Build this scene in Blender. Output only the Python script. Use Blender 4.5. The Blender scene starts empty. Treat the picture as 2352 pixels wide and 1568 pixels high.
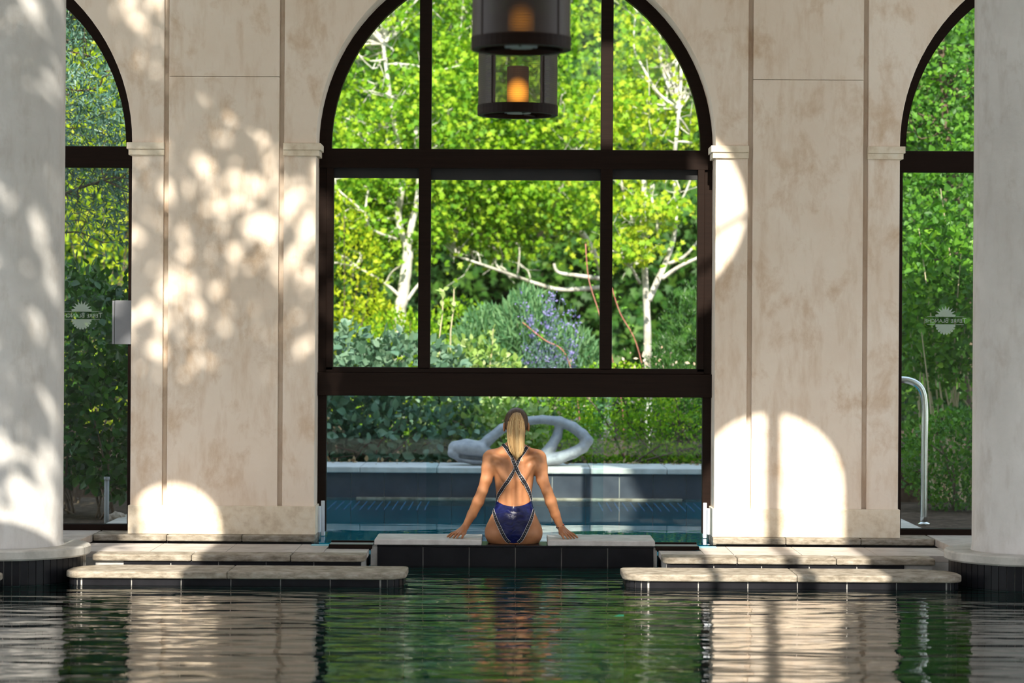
import bpy, bmesh, math, random
import numpy as np
from mathutils import Vector, Matrix
from mathutils.bvhtree import BVHTree

# ------------------------------------------------------------------ camera, sky, sun, exposure
SC = bpy.context.scene
COL = SC.collection
F = 85.0 / 36.0 * 2352.0            # focal length in pixels of the 2352 px frame
ROLL = math.radians(0.33)
CX, CZ = -0.02, 1.475
cam_d = bpy.data.cameras.new('camera')
cam_d.lens = 85.0
cam_d.sensor_width = 36.0
cam_d.clip_end = 300
cam_d.dof.use_dof = True
cam_d.dof.focus_distance = 16.0
cam_d.dof.aperture_fstop = 2.2
cam = bpy.data.objects.new('camera', cam_d)
cam.matrix_world = Matrix.Translation((CX, 0, CZ)) @ Matrix.Rotation(math.radians(90), 4, 'X') @ Matrix.Rotation(ROLL, 4, 'Z')
COL.objects.link(cam)
SC.camera = cam

world = bpy.data.worlds.new('sky')
SC.world = world
world.use_nodes = True
nt = world.node_tree
nt.nodes.clear()
wo = nt.nodes.new('ShaderNodeOutputWorld')
bg = nt.nodes.new('ShaderNodeBackground')
tc = nt.nodes.new('ShaderNodeTexCoord')
sep = nt.nodes.new('ShaderNodeSeparateXYZ')
rp = nt.nodes.new('ShaderNodeValToRGB')
rp.color_ramp.elements[0].position = 0.0
rp.color_ramp.elements[0].color = (0.96, 0.95, 0.93, 1)
rp.color_ramp.elements[1].position = 0.7
rp.color_ramp.elements[1].color = (0.60, 0.74, 0.97, 1)
nt.links.new(tc.outputs['Generated'], sep.inputs[0])
nt.links.new(sep.outputs['Z'], rp.inputs[0])
nt.links.new(rp.outputs[0], bg.inputs['Color'])
nt.links.new(bg.outputs[0], wo.inputs[0])
bg.inputs['Strength'].default_value = 1.4

SUN_E = math.radians(35)
sun_d = bpy.data.lights.new('sun', 'SUN')
sun_d.energy = 7.0
sun_d.angle = math.radians(0.42)
sun_d.color = (1.0, 0.93, 0.80)
sun = bpy.data.objects.new('sun', sun_d)
sun.location = (0, -10, 20)
sun.rotation_euler = (math.radians(90) - SUN_E, 0, 0)   # light travels +Y and down
COL.objects.link(sun)

vs = SC.view_settings
vs.view_transform = 'Standard'
vs.look = 'None'
vs.gamma = 1.0
vs.use_curve_mapping = False
vs.exposure = 0.47
SC.cycles.max_bounces = 7
SC.cycles.diffuse_bounces = 3
SC.cycles.glossy_bounces = 3
SC.cycles.transmission_bounces = 4
SC.cycles.transparent_max_bounces = 14
SC.cycles.adaptive_threshold = 0.08

# ------------------------------------------------------------------ helpers
rng = np.random.default_rng(7)
random.seed(7)

def PX(px, py, d):
    u, v = px - 1176.0, py - 784.0
    c, s = math.cos(ROLL), math.sin(ROLL)
    return Vector((CX + (u * c + v * s) * d / F, d, CZ - (-u * s + v * c) * d / F))

def mesh_obj(name, verts, faces, mat, parent=None, smooth=False, loc=None):
    me = bpy.data.meshes.new(name)
    me.from_pydata([tuple(v) for v in verts], [], faces)
    me.update()
    return obj_from(name, me, mat, parent, smooth, loc)

def obj_from(name, me, mat, parent=None, smooth=False, loc=None):
    if mat is not None and not me.materials:
        me.materials.append(mat)
    if smooth:
        me.polygons.foreach_set('use_smooth', [True] * len(me.polygons))
    o = bpy.data.objects.new(name, me)
    COL.objects.link(o)
    if parent is not None:
        o.parent = parent
    if loc is not None:
        o.location = loc
    return o

def np_mesh(name, V, Q):
    """fast mesh from numpy arrays; Q is (n,k) faces"""
    me = bpy.data.meshes.new(name)
    n, k = Q.shape
    me.vertices.add(len(V))
    me.vertices.foreach_set('co', np.asarray(V, np.float32).ravel())
    me.loops.add(n * k)
    me.loops.foreach_set('vertex_index', Q.astype(np.int32).ravel())
    me.polygons.add(n)
    me.polygons.foreach_set('loop_start', np.arange(0, n * k, k, dtype=np.int32))
    me.polygons.foreach_set('loop_total', np.full(n, k, np.int32))
    me.update(calc_edges=True)
    me.validate()
    return me

def tag(o, label, cat=None, group=None, kind=None):
    o['label'] = label
    if cat:
        o['category'] = cat
    if group:
        o['group'] = group
    if kind:
        o['kind'] = kind
    return o

def empty(name, loc, label=None, cat=None, group=None, kind=None):
    o = bpy.data.objects.new(name, None)
    COL.objects.link(o)
    o.location = loc
    o.empty_display_size = 0.1
    if label:
        tag(o, label, cat, group, kind)
    return o

class MB:
    def __init__(s):
        s.v, s.f = [], []
    def box(s, x0, x1, y0, y1, z0, z1):
        b = len(s.v)
        s.v += [(x0, y0, z0), (x1, y0, z0), (x1, y1, z0), (x0, y1, z0), (x0, y0, z1), (x1, y0, z1), (x1, y1, z1), (x0, y1, z1)]
        s.f += [tuple(b + i for i in q) for q in ((0, 3, 2, 1), (4, 5, 6, 7), (0, 1, 5, 4), (1, 2, 6, 5), (2, 3, 7, 6), (3, 0, 4, 7))]
        return s
    def prism_y(s, pts, y0, y1):
        """pts: (x,z) outline, counterclockwise seen from -Y"""
        b, n = len(s.v), len(pts)
        s.v += [(x, y0, z) for x, z in pts] + [(x, y1, z) for x, z in pts]
        s.f.append(tuple(b + i for i in range(n)))
        s.f.append(tuple(b + n + i for i in reversed(range(n))))
        for i in range(n):
            j = (i + 1) % n
            s.f.append((b + i, b + n + i, b + n + j, b + j))
        return s
    def prism_z(s, pts, z0, z1):
        b, n = len(s.v), len(pts)
        s.v += [(x, y, z0) for x, y in pts] + [(x, y, z1) for x, y in pts]
        s.f.append(tuple(b + i for i in reversed(range(n))))
        s.f.append(tuple(b + n + i for i in range(n)))
        for i in range(n):
            j = (i + 1) % n
            s.f.append((b + i, b + j, b + n + j, b + n + i))
        return s
    def tube(s, path, rad, sides=8, cap=True):
        path = [Vector(p) for p in path]
        n = len(path)
        if not hasattr(rad, '__len__'):
            rad = [rad] * n
        b = len(s.v)
        up = Vector((0.31, 0.17, 0.93)).normalized()
        for i, p in enumerate(path):
            t = (path[min(i + 1, n - 1)] - path[max(i - 1, 0)])
            t = t.normalized() if t.length > 1e-9 else Vector((0, 0, 1))
            a = t.cross(up)
            if a.length < 0.15:
                a = t.cross(Vector((1, 0, 0)))
            a.normalize()
            c = t.cross(a)
            for k in range(sides):
                an = 2 * math.pi * k / sides
                s.v.append(tuple(p + (a * math.cos(an) + c * math.sin(an)) * rad[i]))
        for i in range(n - 1):
            for k in range(sides):
                k2 = (k + 1) % sides
                s.f.append((b + i * sides + k, b + i * sides + k2, b + (i + 1) * sides + k2, b + (i + 1) * sides + k))
        if cap:
            s.f.append(tuple(b + k for k in reversed(range(sides))))
            s.f.append(tuple(b + (n - 1) * sides + k for k in range(sides)))
        return s
    def lathe(s, prof, cx, cy, seg=48, a0=0.0, a1=2 * math.pi):
        """prof: list of (r,z)"""
        b = len(s.v)
        full = abs(a1 - a0 - 2 * math.pi) < 1e-6
        m = seg if full else seg + 1
        for r, z in prof:
            for k in range(m):
                an = a0 + (a1 - a0) * k / seg
                s.v.append((cx + r * math.sin(an), cy - r * math.cos(an), z))
        for i in range(len(prof) - 1):
            for k in range(seg):
                k2 = (k + 1) % m
                s.f.append((b + i * m + k, b + i * m + k2, b + (i + 1) * m + k2, b + (i + 1) * m + k))
        return s
    def build(s, name, mat, parent=None, smooth=False, bevel=0.0, loc=None):
        o = mesh_obj(name, s.v, s.f, mat, parent, smooth, loc)
        if bevel:
            m = o.modifiers.new('bevel', 'BEVEL')
            m.width = bevel
            m.segments = 2
            m.limit_method = 'ANGLE'
        return o

def smooth_path(pts, n=6):
    """Catmull-Rom through points"""
    pts = [Vector(p) for p in pts]
    out = []
    for i in range(len(pts) - 1):
        p0, p1, p2, p3 = pts[max(i - 1, 0)], pts[i], pts[i + 1], pts[min(i + 2, len(pts) - 1)]
        for k in range(n):
            t = k / n
            out.append(0.5 * ((2 * p1) + (p2 - p0) * t + (2 * p0 - 5 * p1 + 4 * p2 - p3) * t * t + (3 * p1 - p0 - 3 * p2 + p3) * t ** 3))
    out.append(pts[-1])
    return out

# ------------------------------------------------------------------ materials
def new_mat(name):
    m = bpy.data.materials.new(name)
    m.use_nodes = True
    t = m.node_tree
    t.nodes.clear()
    out = t.nodes.new('ShaderNodeOutputMaterial')
    return m, t, out

def N(t, kind, **kw):
    n = t.nodes.new(kind)
    for k, v in kw.items():
        if k.startswith('in_'):
            n.inputs[k[3:].replace('_', ' ')].default_value = v
        else:
            setattr(n, k, v)
    return n

def principled(t, out, rough=0.6, spec=0.5, metallic=0.0):
    p = t.nodes.new('ShaderNodeBsdfPrincipled')
    p.inputs['Roughness'].default_value = rough
    p.inputs['Specular IOR Level'].default_value = spec
    p.inputs['Metallic'].default_value = metallic
    t.links.new(p.outputs[0], out.inputs[0])
    return p

def noise_col(t, coord, scale, cols, pos, detail=6, rough=0.6, stretch=None, dist=0.0):
    n = t.nodes.new('ShaderNodeTexNoise')
    n.inputs['Scale'].default_value = scale
    n.inputs['Detail'].default_value = detail
    n.inputs['Roughness'].default_value = rough
    n.inputs['Distortion'].default_value = dist
    if stretch:
        mp = t.nodes.new('ShaderNodeMapping')
        mp.inputs['Scale'].default_value = stretch
        t.links.new(coord, mp.inputs[0])
        t.links.new(mp.outputs[0], n.inputs['Vector'])
    else:
        t.links.new(coord, n.inputs['Vector'])
    r = t.nodes.new('ShaderNodeValToRGB')
    e = r.color_ramp.elements
    e[0].position, e[0].color = pos[0], (*cols[0], 1)
    e[1].position, e[1].color = pos[-1], (*cols[-1], 1)
    for p_, c_ in list(zip(pos, cols))[1:-1]:
        x = e.new(p_)
        x.color = (*c_, 1)
    t.links.new(n.outputs['Fac'], r.inputs[0])
    return r.outputs[0], n.outputs['Fac']

def mixc(t, a, b, fac, mode='MIX'):
    m = t.nodes.new('ShaderNodeMix')
    m.data_type = 'RGBA'
    m.blend_type = mode
    if isinstance(fac, float):
        m.inputs[0].default_value = fac
    else:
        t.links.new(fac, m.inputs[0])
    for s_, i in ((a, 6), (b, 7)):
        if isinstance(s_, tuple):
            m.inputs[i].default_value = (*s_, 1)
        else:
            t.links.new(s_, m.inputs[i])
    return m.outputs[2]

def bump(t, p, h, strength, dist):
    b = t.nodes.new('ShaderNodeBump')
    b.inputs['Strength'].default_value = strength
    b.inputs['Distance'].default_value = dist
    t.links.new(h, b.inputs['Height'])
    t.links.new(b.outputs[0], p.inputs['Normal'])
    return b

def mat_plaster(name, light, mid, stain, scale=1.0, stain_amt=(0.52, 0.72), bump_s=0.25):
    m, t, out = new_mat(name)
    p = principled(t, out, 0.85, 0.25)
    tc = N(t, 'ShaderNodeTexCoord')
    pos = N(t, 'ShaderNodeNewGeometry').outputs['Position']
    c1, _ = noise_col(t, pos, 1.4 * scale, [mid, light], [0.35, 0.62], 8, 0.65)
    st, f = noise_col(t, pos, 4.2 * scale, [(0, 0, 0), (1, 1, 1)], stain_amt, 9, 0.66, (1.1, 1, 0.75), 0.25)
    st2, f2 = noise_col(t, pos, 9 * scale, [(0, 0, 0), (0.5, 0.5, 0.5)], (0.5, 0.75), 6, 0.6, (1.4, 1, 0.35))
    sm = N(t, 'ShaderNodeMix')
    mul = N(t, 'ShaderNodeMath', operation='MULTIPLY')
    mul.inputs[1].default_value = 0.85
    t.links.new(st, mul.inputs[0])
    c2 = mixc(t, c1, stain, mul.outputs[0])
    c3 = mixc(t, c2, stain, st2)
    t.links.new(c3, p.inputs['Base Color'])
    fine = N(t, 'ShaderNodeTexNoise')
    fine.inputs['Scale'].default_value = 28
    fine.inputs['Detail'].default_value = 8
    t.links.new(pos, fine.inputs['Vector'])
    bump(t, p, fine.outputs['Fac'], bump_s, 0.01)
    return m

def mat_noise(name, cols, pos, scale, rough=0.6, spec=0.4, bump_s=0.0, bump_scale=60, stretch=None, metallic=0.0, bump_d=0.004):
    m, t, out = new_mat(name)
    p = principled(t, out, rough, spec, metallic)
    co = N(t, 'ShaderNodeNewGeometry').outputs['Position']
    c, f = noise_col(t, co, scale, cols, pos, 7, 0.62, stretch)
    t.links.new(c, p.inputs['Base Color'])
    if bump_s:
        fn = N(t, 'ShaderNodeTexNoise')
        fn.inputs['Scale'].default_value = bump_scale
        fn.inputs['Detail'].default_value = 6
        t.links.new(co, fn.inputs['Vector'])
        bump(t, p, fn.outputs['Fac'], bump_s, bump_d)
    return m

def mat_leaf(name, cols, rough=0.45, spec=0.35, trans=0.35, tint=(1.1, 1.25, 0.5), per_object=False):
    m, t, out = new_mat(name)
    p = t.nodes.new('ShaderNodeBsdfPrincipled')
    p.inputs['Roughness'].default_value = rough
    p.inputs['Specular IOR Level'].default_value = spec
    if per_object:
        rnd = N(t, 'ShaderNodeObjectInfo').outputs['Random']
    else:
        rnd = N(t, 'ShaderNodeNewGeometry').outputs['Random Per Island']
    r = t.nodes.new('ShaderNodeValToRGB')
    e = r.color_ramp.elements
    n = len(cols)
    e[0].position, e[0].color = 0.0, (*cols[0], 1)
    e[1].position, e[1].color = 1.0, (*cols[-1], 1)
    for i in range(1, n - 1):
        x = e.new(i / (n - 1))
        x.color = (*cols[i], 1)
    t.links.new(rnd, r.inputs[0])
    t.links.new(r.outputs[0], p.inputs['Base Color'])
    tr = t.nodes.new('ShaderNodeBsdfTranslucent')
    tm = mixc(t, r.outputs[0], tint, 1.0, 'MULTIPLY')
    t.links.new(tm, tr.inputs['Color'])
    mx = t.nodes.new('ShaderNodeMixShader')
    mx.inputs[0].default_value = trans
    t.links.new(p.outputs[0], mx.inputs[1])
    t.links.new(tr.outputs[0], mx.inputs[2])
    t.links.new(mx.outputs[0], out.inputs[0])
    return m

def mat_glass(name, tint, ior=1.45, gain=1.0):
    m, t, out = new_mat(name)
    tr = t.nodes.new('ShaderNodeBsdfTransparent')
    tr.inputs['Color'].default_value = (*tint, 1)
    gl = t.nodes.new('ShaderNodeBsdfGlossy')
    gl.inputs['Roughness'].default_value = 0.0
    fr = t.nodes.new('ShaderNodeFresnel')
    fr.inputs['IOR'].default_value = ior
    mu = N(t, 'ShaderNodeMath', operation='MULTIPLY')
    mu.inputs[1].default_value = gain
    t.links.new(fr.outputs[0], mu.inputs[0])
    mx = t.nodes.new('ShaderNodeMixShader')
    t.links.new(mu.outputs[0], mx.inputs[0])
    t.links.new(tr.outputs[0], mx.inputs[1])
    t.links.new(gl.outputs[0], mx.inputs[2])
    t.links.new(mx.outputs[0], out.inputs[0])
    return m

def mat_water(name, tint, sx, sy, strength, dist, rough=0.0):
    m, t, out = new_mat(name)
    tr = t.nodes.new('ShaderNodeBsdfTransparent')
    tr.inputs['Color'].default_value = (*tint, 1)
    gl = t.nodes.new('ShaderNodeBsdfGlossy')
    gl.inputs['Roughness'].default_value = rough
    fr = t.nodes.new('ShaderNodeFresnel')
    fr.inputs['IOR'].default_value = 1.333
    pos = N(t, 'ShaderNodeNewGeometry').outputs['Position']
    mp = N(t, 'ShaderNodeMapping')
    mp.inputs['Scale'].default_value = (sx, sy, 1)
    t.links.new(pos, mp.inputs[0])
    n1 = N(t, 'ShaderNodeTexNoise')
    n1.inputs['Scale'].default_value = 1.0
    n1.inputs['Detail'].default_value = 2.5
    n1.inputs['Roughness'].default_value = 0.5
    n1.inputs['Distortion'].default_value = 0.4
    t.links.new(mp.outputs[0], n1.inputs['Vector'])
    b = t.nodes.new('ShaderNodeBump')
    b.inputs['Strength'].default_value = strength
    b.inputs['Distance'].default_value = dist
    t.links.new(n1.outputs['Fac'], b.inputs['Height'])
    t.links.new(b.outputs[0], gl.inputs['Normal'])
    t.links.new(b.outputs[0], fr.inputs['Normal'])
    mx = t.nodes.new('ShaderNodeMixShader')
    t.links.new(fr.outputs[0], mx.inputs[0])
    t.links.new(tr.outputs[0], mx.inputs[1])
    t.links.new(gl.outputs[0], mx.inputs[2])
    t.links.new(mx.outputs[0], out.inputs[0])
    return m

M = {}
M['plaster'] = mat_plaster('cream plaster', (0.86, 0.745, 0.63), (0.80, 0.665, 0.54), (0.60, 0.42, 0.27), 1.0, (0.52, 0.72))
M['limestone'] = mat_noise('limestone', [(0.62, 0.50, 0.36), (0.76, 0.65, 0.50), (0.82, 0.73, 0.60)], [0.3, 0.5, 0.7], 14, 0.75, 0.3, 0.3, 90)
M['column'] = mat_plaster('grey plaster', (0.66, 0.64, 0.62), (0.56, 0.54, 0.52), (0.44, 0.40, 0.36), 1.2, (0.55, 0.8))
M['coping'] = mat_noise('weathered coping stone', [(0.13, 0.105, 0.075), (0.29, 0.25, 0.195), (0.44, 0.395, 0.335)], [0.3, 0.5, 0.7], 12, 0.7, 0.3, 0.8, 45, (1, 1, 3))
M['paving'] = mat_noise('pale paving', [(0.40, 0.355, 0.32), (0.56, 0.505, 0.46)], [0.35, 0.65], 7, 0.6, 0.4, 0.25, 50)
M['seatstone'] = mat_noise('pale grey seat stone', [(0.46, 0.43, 0.41), (0.62, 0.59, 0.57)], [0.35, 0.65], 9, 0.6, 0.4, 0.3, 60)
M['tile'] = mat_noise('charcoal tile', [(0.007, 0.007, 0.009), (0.016, 0.016, 0.019)], [0.3, 0.7], 5, 0.3, 0.16, 0.08, 80)
M['tile_out'] = mat_noise('slate tile', [(0.035, 0.038, 0.055), (0.065, 0.07, 0.09)], [0.3, 0.7], 5, 0.35, 0.5, 0.08, 80)
M['grout'] = mat_noise('pale grout', [(0.36, 0.35, 0.33), (0.48, 0.46, 0.44)], [0.3, 0.7], 20, 0.9, 0.2)
M['bronze'] = mat_noise('dark bronze frame', [(0.008, 0.0035, 0.002), (0.014, 0.0065, 0.004)], [0.3, 0.7], 3, 0.5, 0.10, 0, 1, (1, 1, 30))
M['dark'] = mat_noise('dark channel', [(0.012, 0.012, 0.013), (0.02, 0.02, 0.022)], [0.3, 0.7], 5, 0.6, 0.3)
M['teal'] = mat_noise('teal mosaic', [(0.008, 0.27, 0.24), (0.018, 0.42, 0.38)], [0.3, 0.7], 3, 0.4, 0.3)
M['blue'] = mat_noise('blue mosaic', [(0.01, 0.38, 0.43), (0.02, 0.50, 0.55)], [0.3, 0.7], 3, 0.4, 0.3)
M['deep'] = mat_noise('deep green mosaic', [(0.004, 0.05, 0.045), (0.008, 0.09, 0.08)], [0.3, 0.7], 3, 0.5, 0.3)
M['paleblue'] = mat_noise('pale blue mosaic', [(0.20, 0.50, 0.60), (0.28, 0.60, 0.70)], [0.3, 0.7], 3, 0.4, 0.3)
M['glass'] = mat_glass('window glass', (0.96, 0.985, 0.965), 1.45, 0.4)
M['glass_low'] = mat_glass('lower glass', (0.88, 0.95, 0.955), 1.5, 0.3)
M['frost'] = None
M['white'] = mat_noise('white plastic', [(0.62, 0.70, 0.78), (0.75, 0.80, 0.86)], [0.3, 0.7], 10, 0.4, 0.4)
M['steel'] = mat_noise('polished steel', [(0.62, 0.62, 0.62), (0.75, 0.75, 0.75)], [0.3, 0.7], 10, 0.16, 0.5, 0, 1, None, 1.0)
M['greymetal'] = mat_noise('grey metal', [(0.20, 0.205, 0.225), (0.25, 0.255, 0.275)], [0.3, 0.7], 6, 0.45, 0.5)
M['soil'] = mat_noise('leaf mulch soil', [(0.03, 0.02, 0.014), (0.08, 0.055, 0.04), (0.15, 0.11, 0.08)], [0.3, 0.55, 0.75], 14, 0.95, 0.1, 0.8, 30, None, 0, 0.03)
M['rock'] = mat_noise('rock', [(0.25, 0.20, 0.16), (0.45, 0.38, 0.32)], [0.3, 0.7], 12, 0.9, 0.2, 0.6, 30)
M['sculpt'] = mat_noise('cast grey stone', [(0.20, 0.20, 0.225), (0.30, 0.30, 0.325), (0.38, 0.38, 0.39)], [0.3, 0.5, 0.75], 14, 0.65, 0.35, 0.3, 120)
M['bark'] = mat_noise('pale bark', [(0.30, 0.26, 0.22), (0.58, 0.54, 0.48), (0.74, 0.71, 0.66)], [0.32, 0.5, 0.66], 9, 0.85, 0.2, 0.5, 30, (1, 1, 0.5))
M['bark_dark'] = mat_noise('brown bark', [(0.08, 0.05, 0.035), (0.20, 0.15, 0.11)], [0.3, 0.7], 12, 0.9, 0.2, 0.5, 30)
M['redstem'] = mat_noise('red stem', [(0.42, 0.12, 0.10), (0.52, 0.22, 0.17)], [0.3, 0.7], 12, 0.6, 0.3)
M['palestem'] = mat_noise('pale shoot', [(0.45, 0.36, 0.22), (0.62, 0.52, 0.36)], [0.3, 0.7], 12, 0.7, 0.3)
# leaves
M['lf_lime'] = mat_leaf('lime leaves', [(0.07, 0.20, 0.012), (0.16, 0.34, 0.014), (0.27, 0.45, 0.018), (0.40, 0.52, 0.03)], 0.5, 0.25, 0.4)
M['lf_yellow'] = mat_leaf('yellow green leaves', [(0.25, 0.38, 0.012), (0.40, 0.50, 0.015), (0.55, 0.55, 0.03)], 0.5, 0.25, 0.4)
M['lf_maple'] = mat_leaf('maple leaves', [(0.13, 0.30, 0.014), (0.26, 0.43, 0.016), (0.40, 0.52, 0.025), (0.46, 0.48, 0.03)], 0.5, 0.25, 0.4)
M['lf_mid'] = mat_leaf('mid green leaves', [(0.035, 0.12, 0.012), (0.08, 0.22, 0.018), (0.15, 0.33, 0.025)], 0.45, 0.35, 0.35)
M['lf_dark'] = mat_leaf('dark green leaves', [(0.015, 0.06, 0.010), (0.03, 0.10, 0.014), (0.06, 0.16, 0.02)], 0.35, 0.45, 0.25)
M['lf_far'] = mat_leaf('far wood leaves', [(0.02, 0.08, 0.012), (0.05, 0.14, 0.02), (0.11, 0.22, 0.03)], 0.5, 0.3, 0.3)
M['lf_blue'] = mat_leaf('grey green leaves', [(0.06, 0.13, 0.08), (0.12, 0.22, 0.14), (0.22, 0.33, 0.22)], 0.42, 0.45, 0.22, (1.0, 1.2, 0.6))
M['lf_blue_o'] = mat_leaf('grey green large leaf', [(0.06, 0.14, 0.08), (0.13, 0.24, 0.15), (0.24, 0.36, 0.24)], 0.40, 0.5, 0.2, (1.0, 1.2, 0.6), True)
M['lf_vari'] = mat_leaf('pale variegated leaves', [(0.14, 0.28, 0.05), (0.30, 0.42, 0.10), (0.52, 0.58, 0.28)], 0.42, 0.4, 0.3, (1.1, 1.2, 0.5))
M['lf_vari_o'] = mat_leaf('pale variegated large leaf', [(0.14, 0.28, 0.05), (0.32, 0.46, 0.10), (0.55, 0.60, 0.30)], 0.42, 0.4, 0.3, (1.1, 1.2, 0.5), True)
M['lf_olive'] = mat_leaf('narrow blue green leaves', [(0.03, 0.09, 0.06), (0.07, 0.16, 0.11), (0.18, 0.28, 0.23)], 0.42, 0.45, 0.2, (1.0, 1.2, 0.6))
M['lf_laurel_o'] = mat_leaf('glossy laurel leaf', [(0.014, 0.065, 0.010), (0.03, 0.11, 0.012), (0.07, 0.18, 0.016)], 0.28, 0.55, 0.22, (1.1, 1.3, 0.4), True)
M['lf_lilac_o'] = mat_leaf('heart shaped leaf', [(0.07, 0.20, 0.018), (0.15, 0.33, 0.022), (0.26, 0.45, 0.035)], 0.38, 0.4, 0.35, (1.1, 1.25, 0.5), True)
M['lf_grass'] = mat_leaf('fine feathery leaves', [(0.06, 0.17, 0.07), (0.12, 0.25, 0.11), (0.2, 0.34, 0.16)], 0.55, 0.3, 0.3)
M['fl_purple'] = mat_leaf('lavender florets', [(0.16, 0.13, 0.42), (0.26, 0.22, 0.55), (0.38, 0.33, 0.66)], 0.6, 0.2, 0.3, (1, 1, 1))
M['fl_pink'] = mat_leaf('blush florets', [(0.62, 0.40, 0.28), (0.72, 0.55, 0.42), (0.78, 0.66, 0.55)], 0.6, 0.2, 0.3, (1, 1, 1))
M['dryleaf'] = mat_leaf('dry leaves', [(0.22, 0.12, 0.05), (0.36, 0.24, 0.12), (0.46, 0.34, 0.20)], 0.7, 0.2, 0.2, (1, 1, 1))

def mat_frost():
    m, t, out = new_mat('frosted print')
    d = N(t, 'ShaderNodeBsdfDiffuse')
    d.inputs['Color'].default_value = (0.62, 0.68, 0.58, 1)
    tr = N(t, 'ShaderNodeBsdfTransparent')
    tl = N(t, 'ShaderNodeBsdfTranslucent')
    tl.inputs['Color'].default_value = (0.6, 0.66, 0.58, 1)
    a = N(t, 'ShaderNodeMixShader')
    a.inputs[0].default_value = 0.5
    t.links.new(d.outputs[0], a.inputs[1]); t.links.new(tl.outputs[0], a.inputs[2])
    b = N(t, 'ShaderNodeMixShader')
    b.inputs[0].default_value = 0.62
    t.links.new(tr.outputs[0], b.inputs[1]); t.links.new(a.outputs[0], b.inputs[2])
    t.links.new(b.outputs[0], out.inputs[0])
    return m
M['frost'] = mat_frost()

def mat_gauze(name, col, opacity):
    m, t, out = new_mat(name)
    p = t.nodes.new('ShaderNodeBsdfPrincipled')
    p.inputs['Base Color'].default_value = (*col, 1)
    p.inputs['Roughness'].default_value = 0.5
    tr = t.nodes.new('ShaderNodeBsdfTransparent')
    w = N(t, 'ShaderNodeTexWave')
    w.bands_direction = 'Z'
    w.inputs['Scale'].default_value = 26
    w.inputs['Distortion'].default_value = 2.0
    tco = N(t, 'ShaderNodeTexCoord')
    t.links.new(tco.outputs['Object'], w.inputs['Vector'])
    mr = N(t, 'ShaderNodeMapRange')
    mr.inputs['To Min'].default_value = max(0, opacity - 0.06)
    mr.inputs['To Max'].default_value = min(1, opacity + 0.06)
    t.links.new(w.outputs['Fac'], mr.inputs['Value'])
    mx = t.nodes.new('ShaderNodeMixShader')
    t.links.new(mr.outputs[0], mx.inputs[0])
    t.links.new(tr.outputs[0], mx.inputs[1])
    t.links.new(p.outputs[0], mx.inputs[2])
    t.links.new(mx.outputs[0], out.inputs[0])
    return m
M['gauze'] = mat_gauze('open bronze gauze', (0.07, 0.045, 0.028), 0.42)
M['gauze_dense'] = mat_gauze('dense bronze gauze', (0.024, 0.013, 0.009), 0.88)

M['gauze_near'] = mat_gauze('heavy bronze gauze', (0.020, 0.011, 0.008), 0.93)
def mat_glow():
    m, t, out = new_mat('amber lamp diffuser')
    p = principled(t, out, 0.5, 0.3)
    p.inputs['Base Color'].default_value = (0.30, 0.14, 0.08, 1)
    tco = N(t, 'ShaderNodeTexCoord')
    ln = N(t, 'ShaderNodeVectorMath', operation='LENGTH')
    mp = N(t, 'ShaderNodeMapping')
    mp.inputs['Location'].default_value = (0, 0, 0)
    mp.inputs['Scale'].default_value = (1.0, 0.0, 0.85)
    t.links.new(tco.outputs['Object'], mp.inputs[0])
    t.links.new(mp.outputs[0], ln.inputs[0])
    mr = N(t, 'ShaderNodeMapRange')
    mr.inputs['From Min'].default_value = 0.0
    mr.inputs['From Max'].default_value = 0.085
    mr.inputs['To Min'].default_value = 1.0
    mr.inputs['To Max'].default_value = 0.0
    mr.interpolation_type = 'SMOOTHSTEP'
    t.links.new(ln.outputs['Value'], mr.inputs['Value'])
    p.inputs['Emission Color'].default_value = (1.0, 0.36, 0.03, 1)
    mu = N(t, 'ShaderNodeMath', operation='MULTIPLY')
    mu.inputs[1].default_value = 1.9
    t.links.new(mr.outputs[0], mu.inputs[0])
    t.links.new(mu.outputs[0], p.inputs['Emission Strength'])
    return m
M['glow'] = mat_glow()
M['pool_water'] = mat_water('pool water', (0.50, 0.82, 0.78), 1.2, 5.0, 1.0, 0.022)
M['out_water'] = mat_water('outdoor pool water', (0.62, 0.90, 0.94), 1.2, 2.5, 0.25, 0.006)

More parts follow.
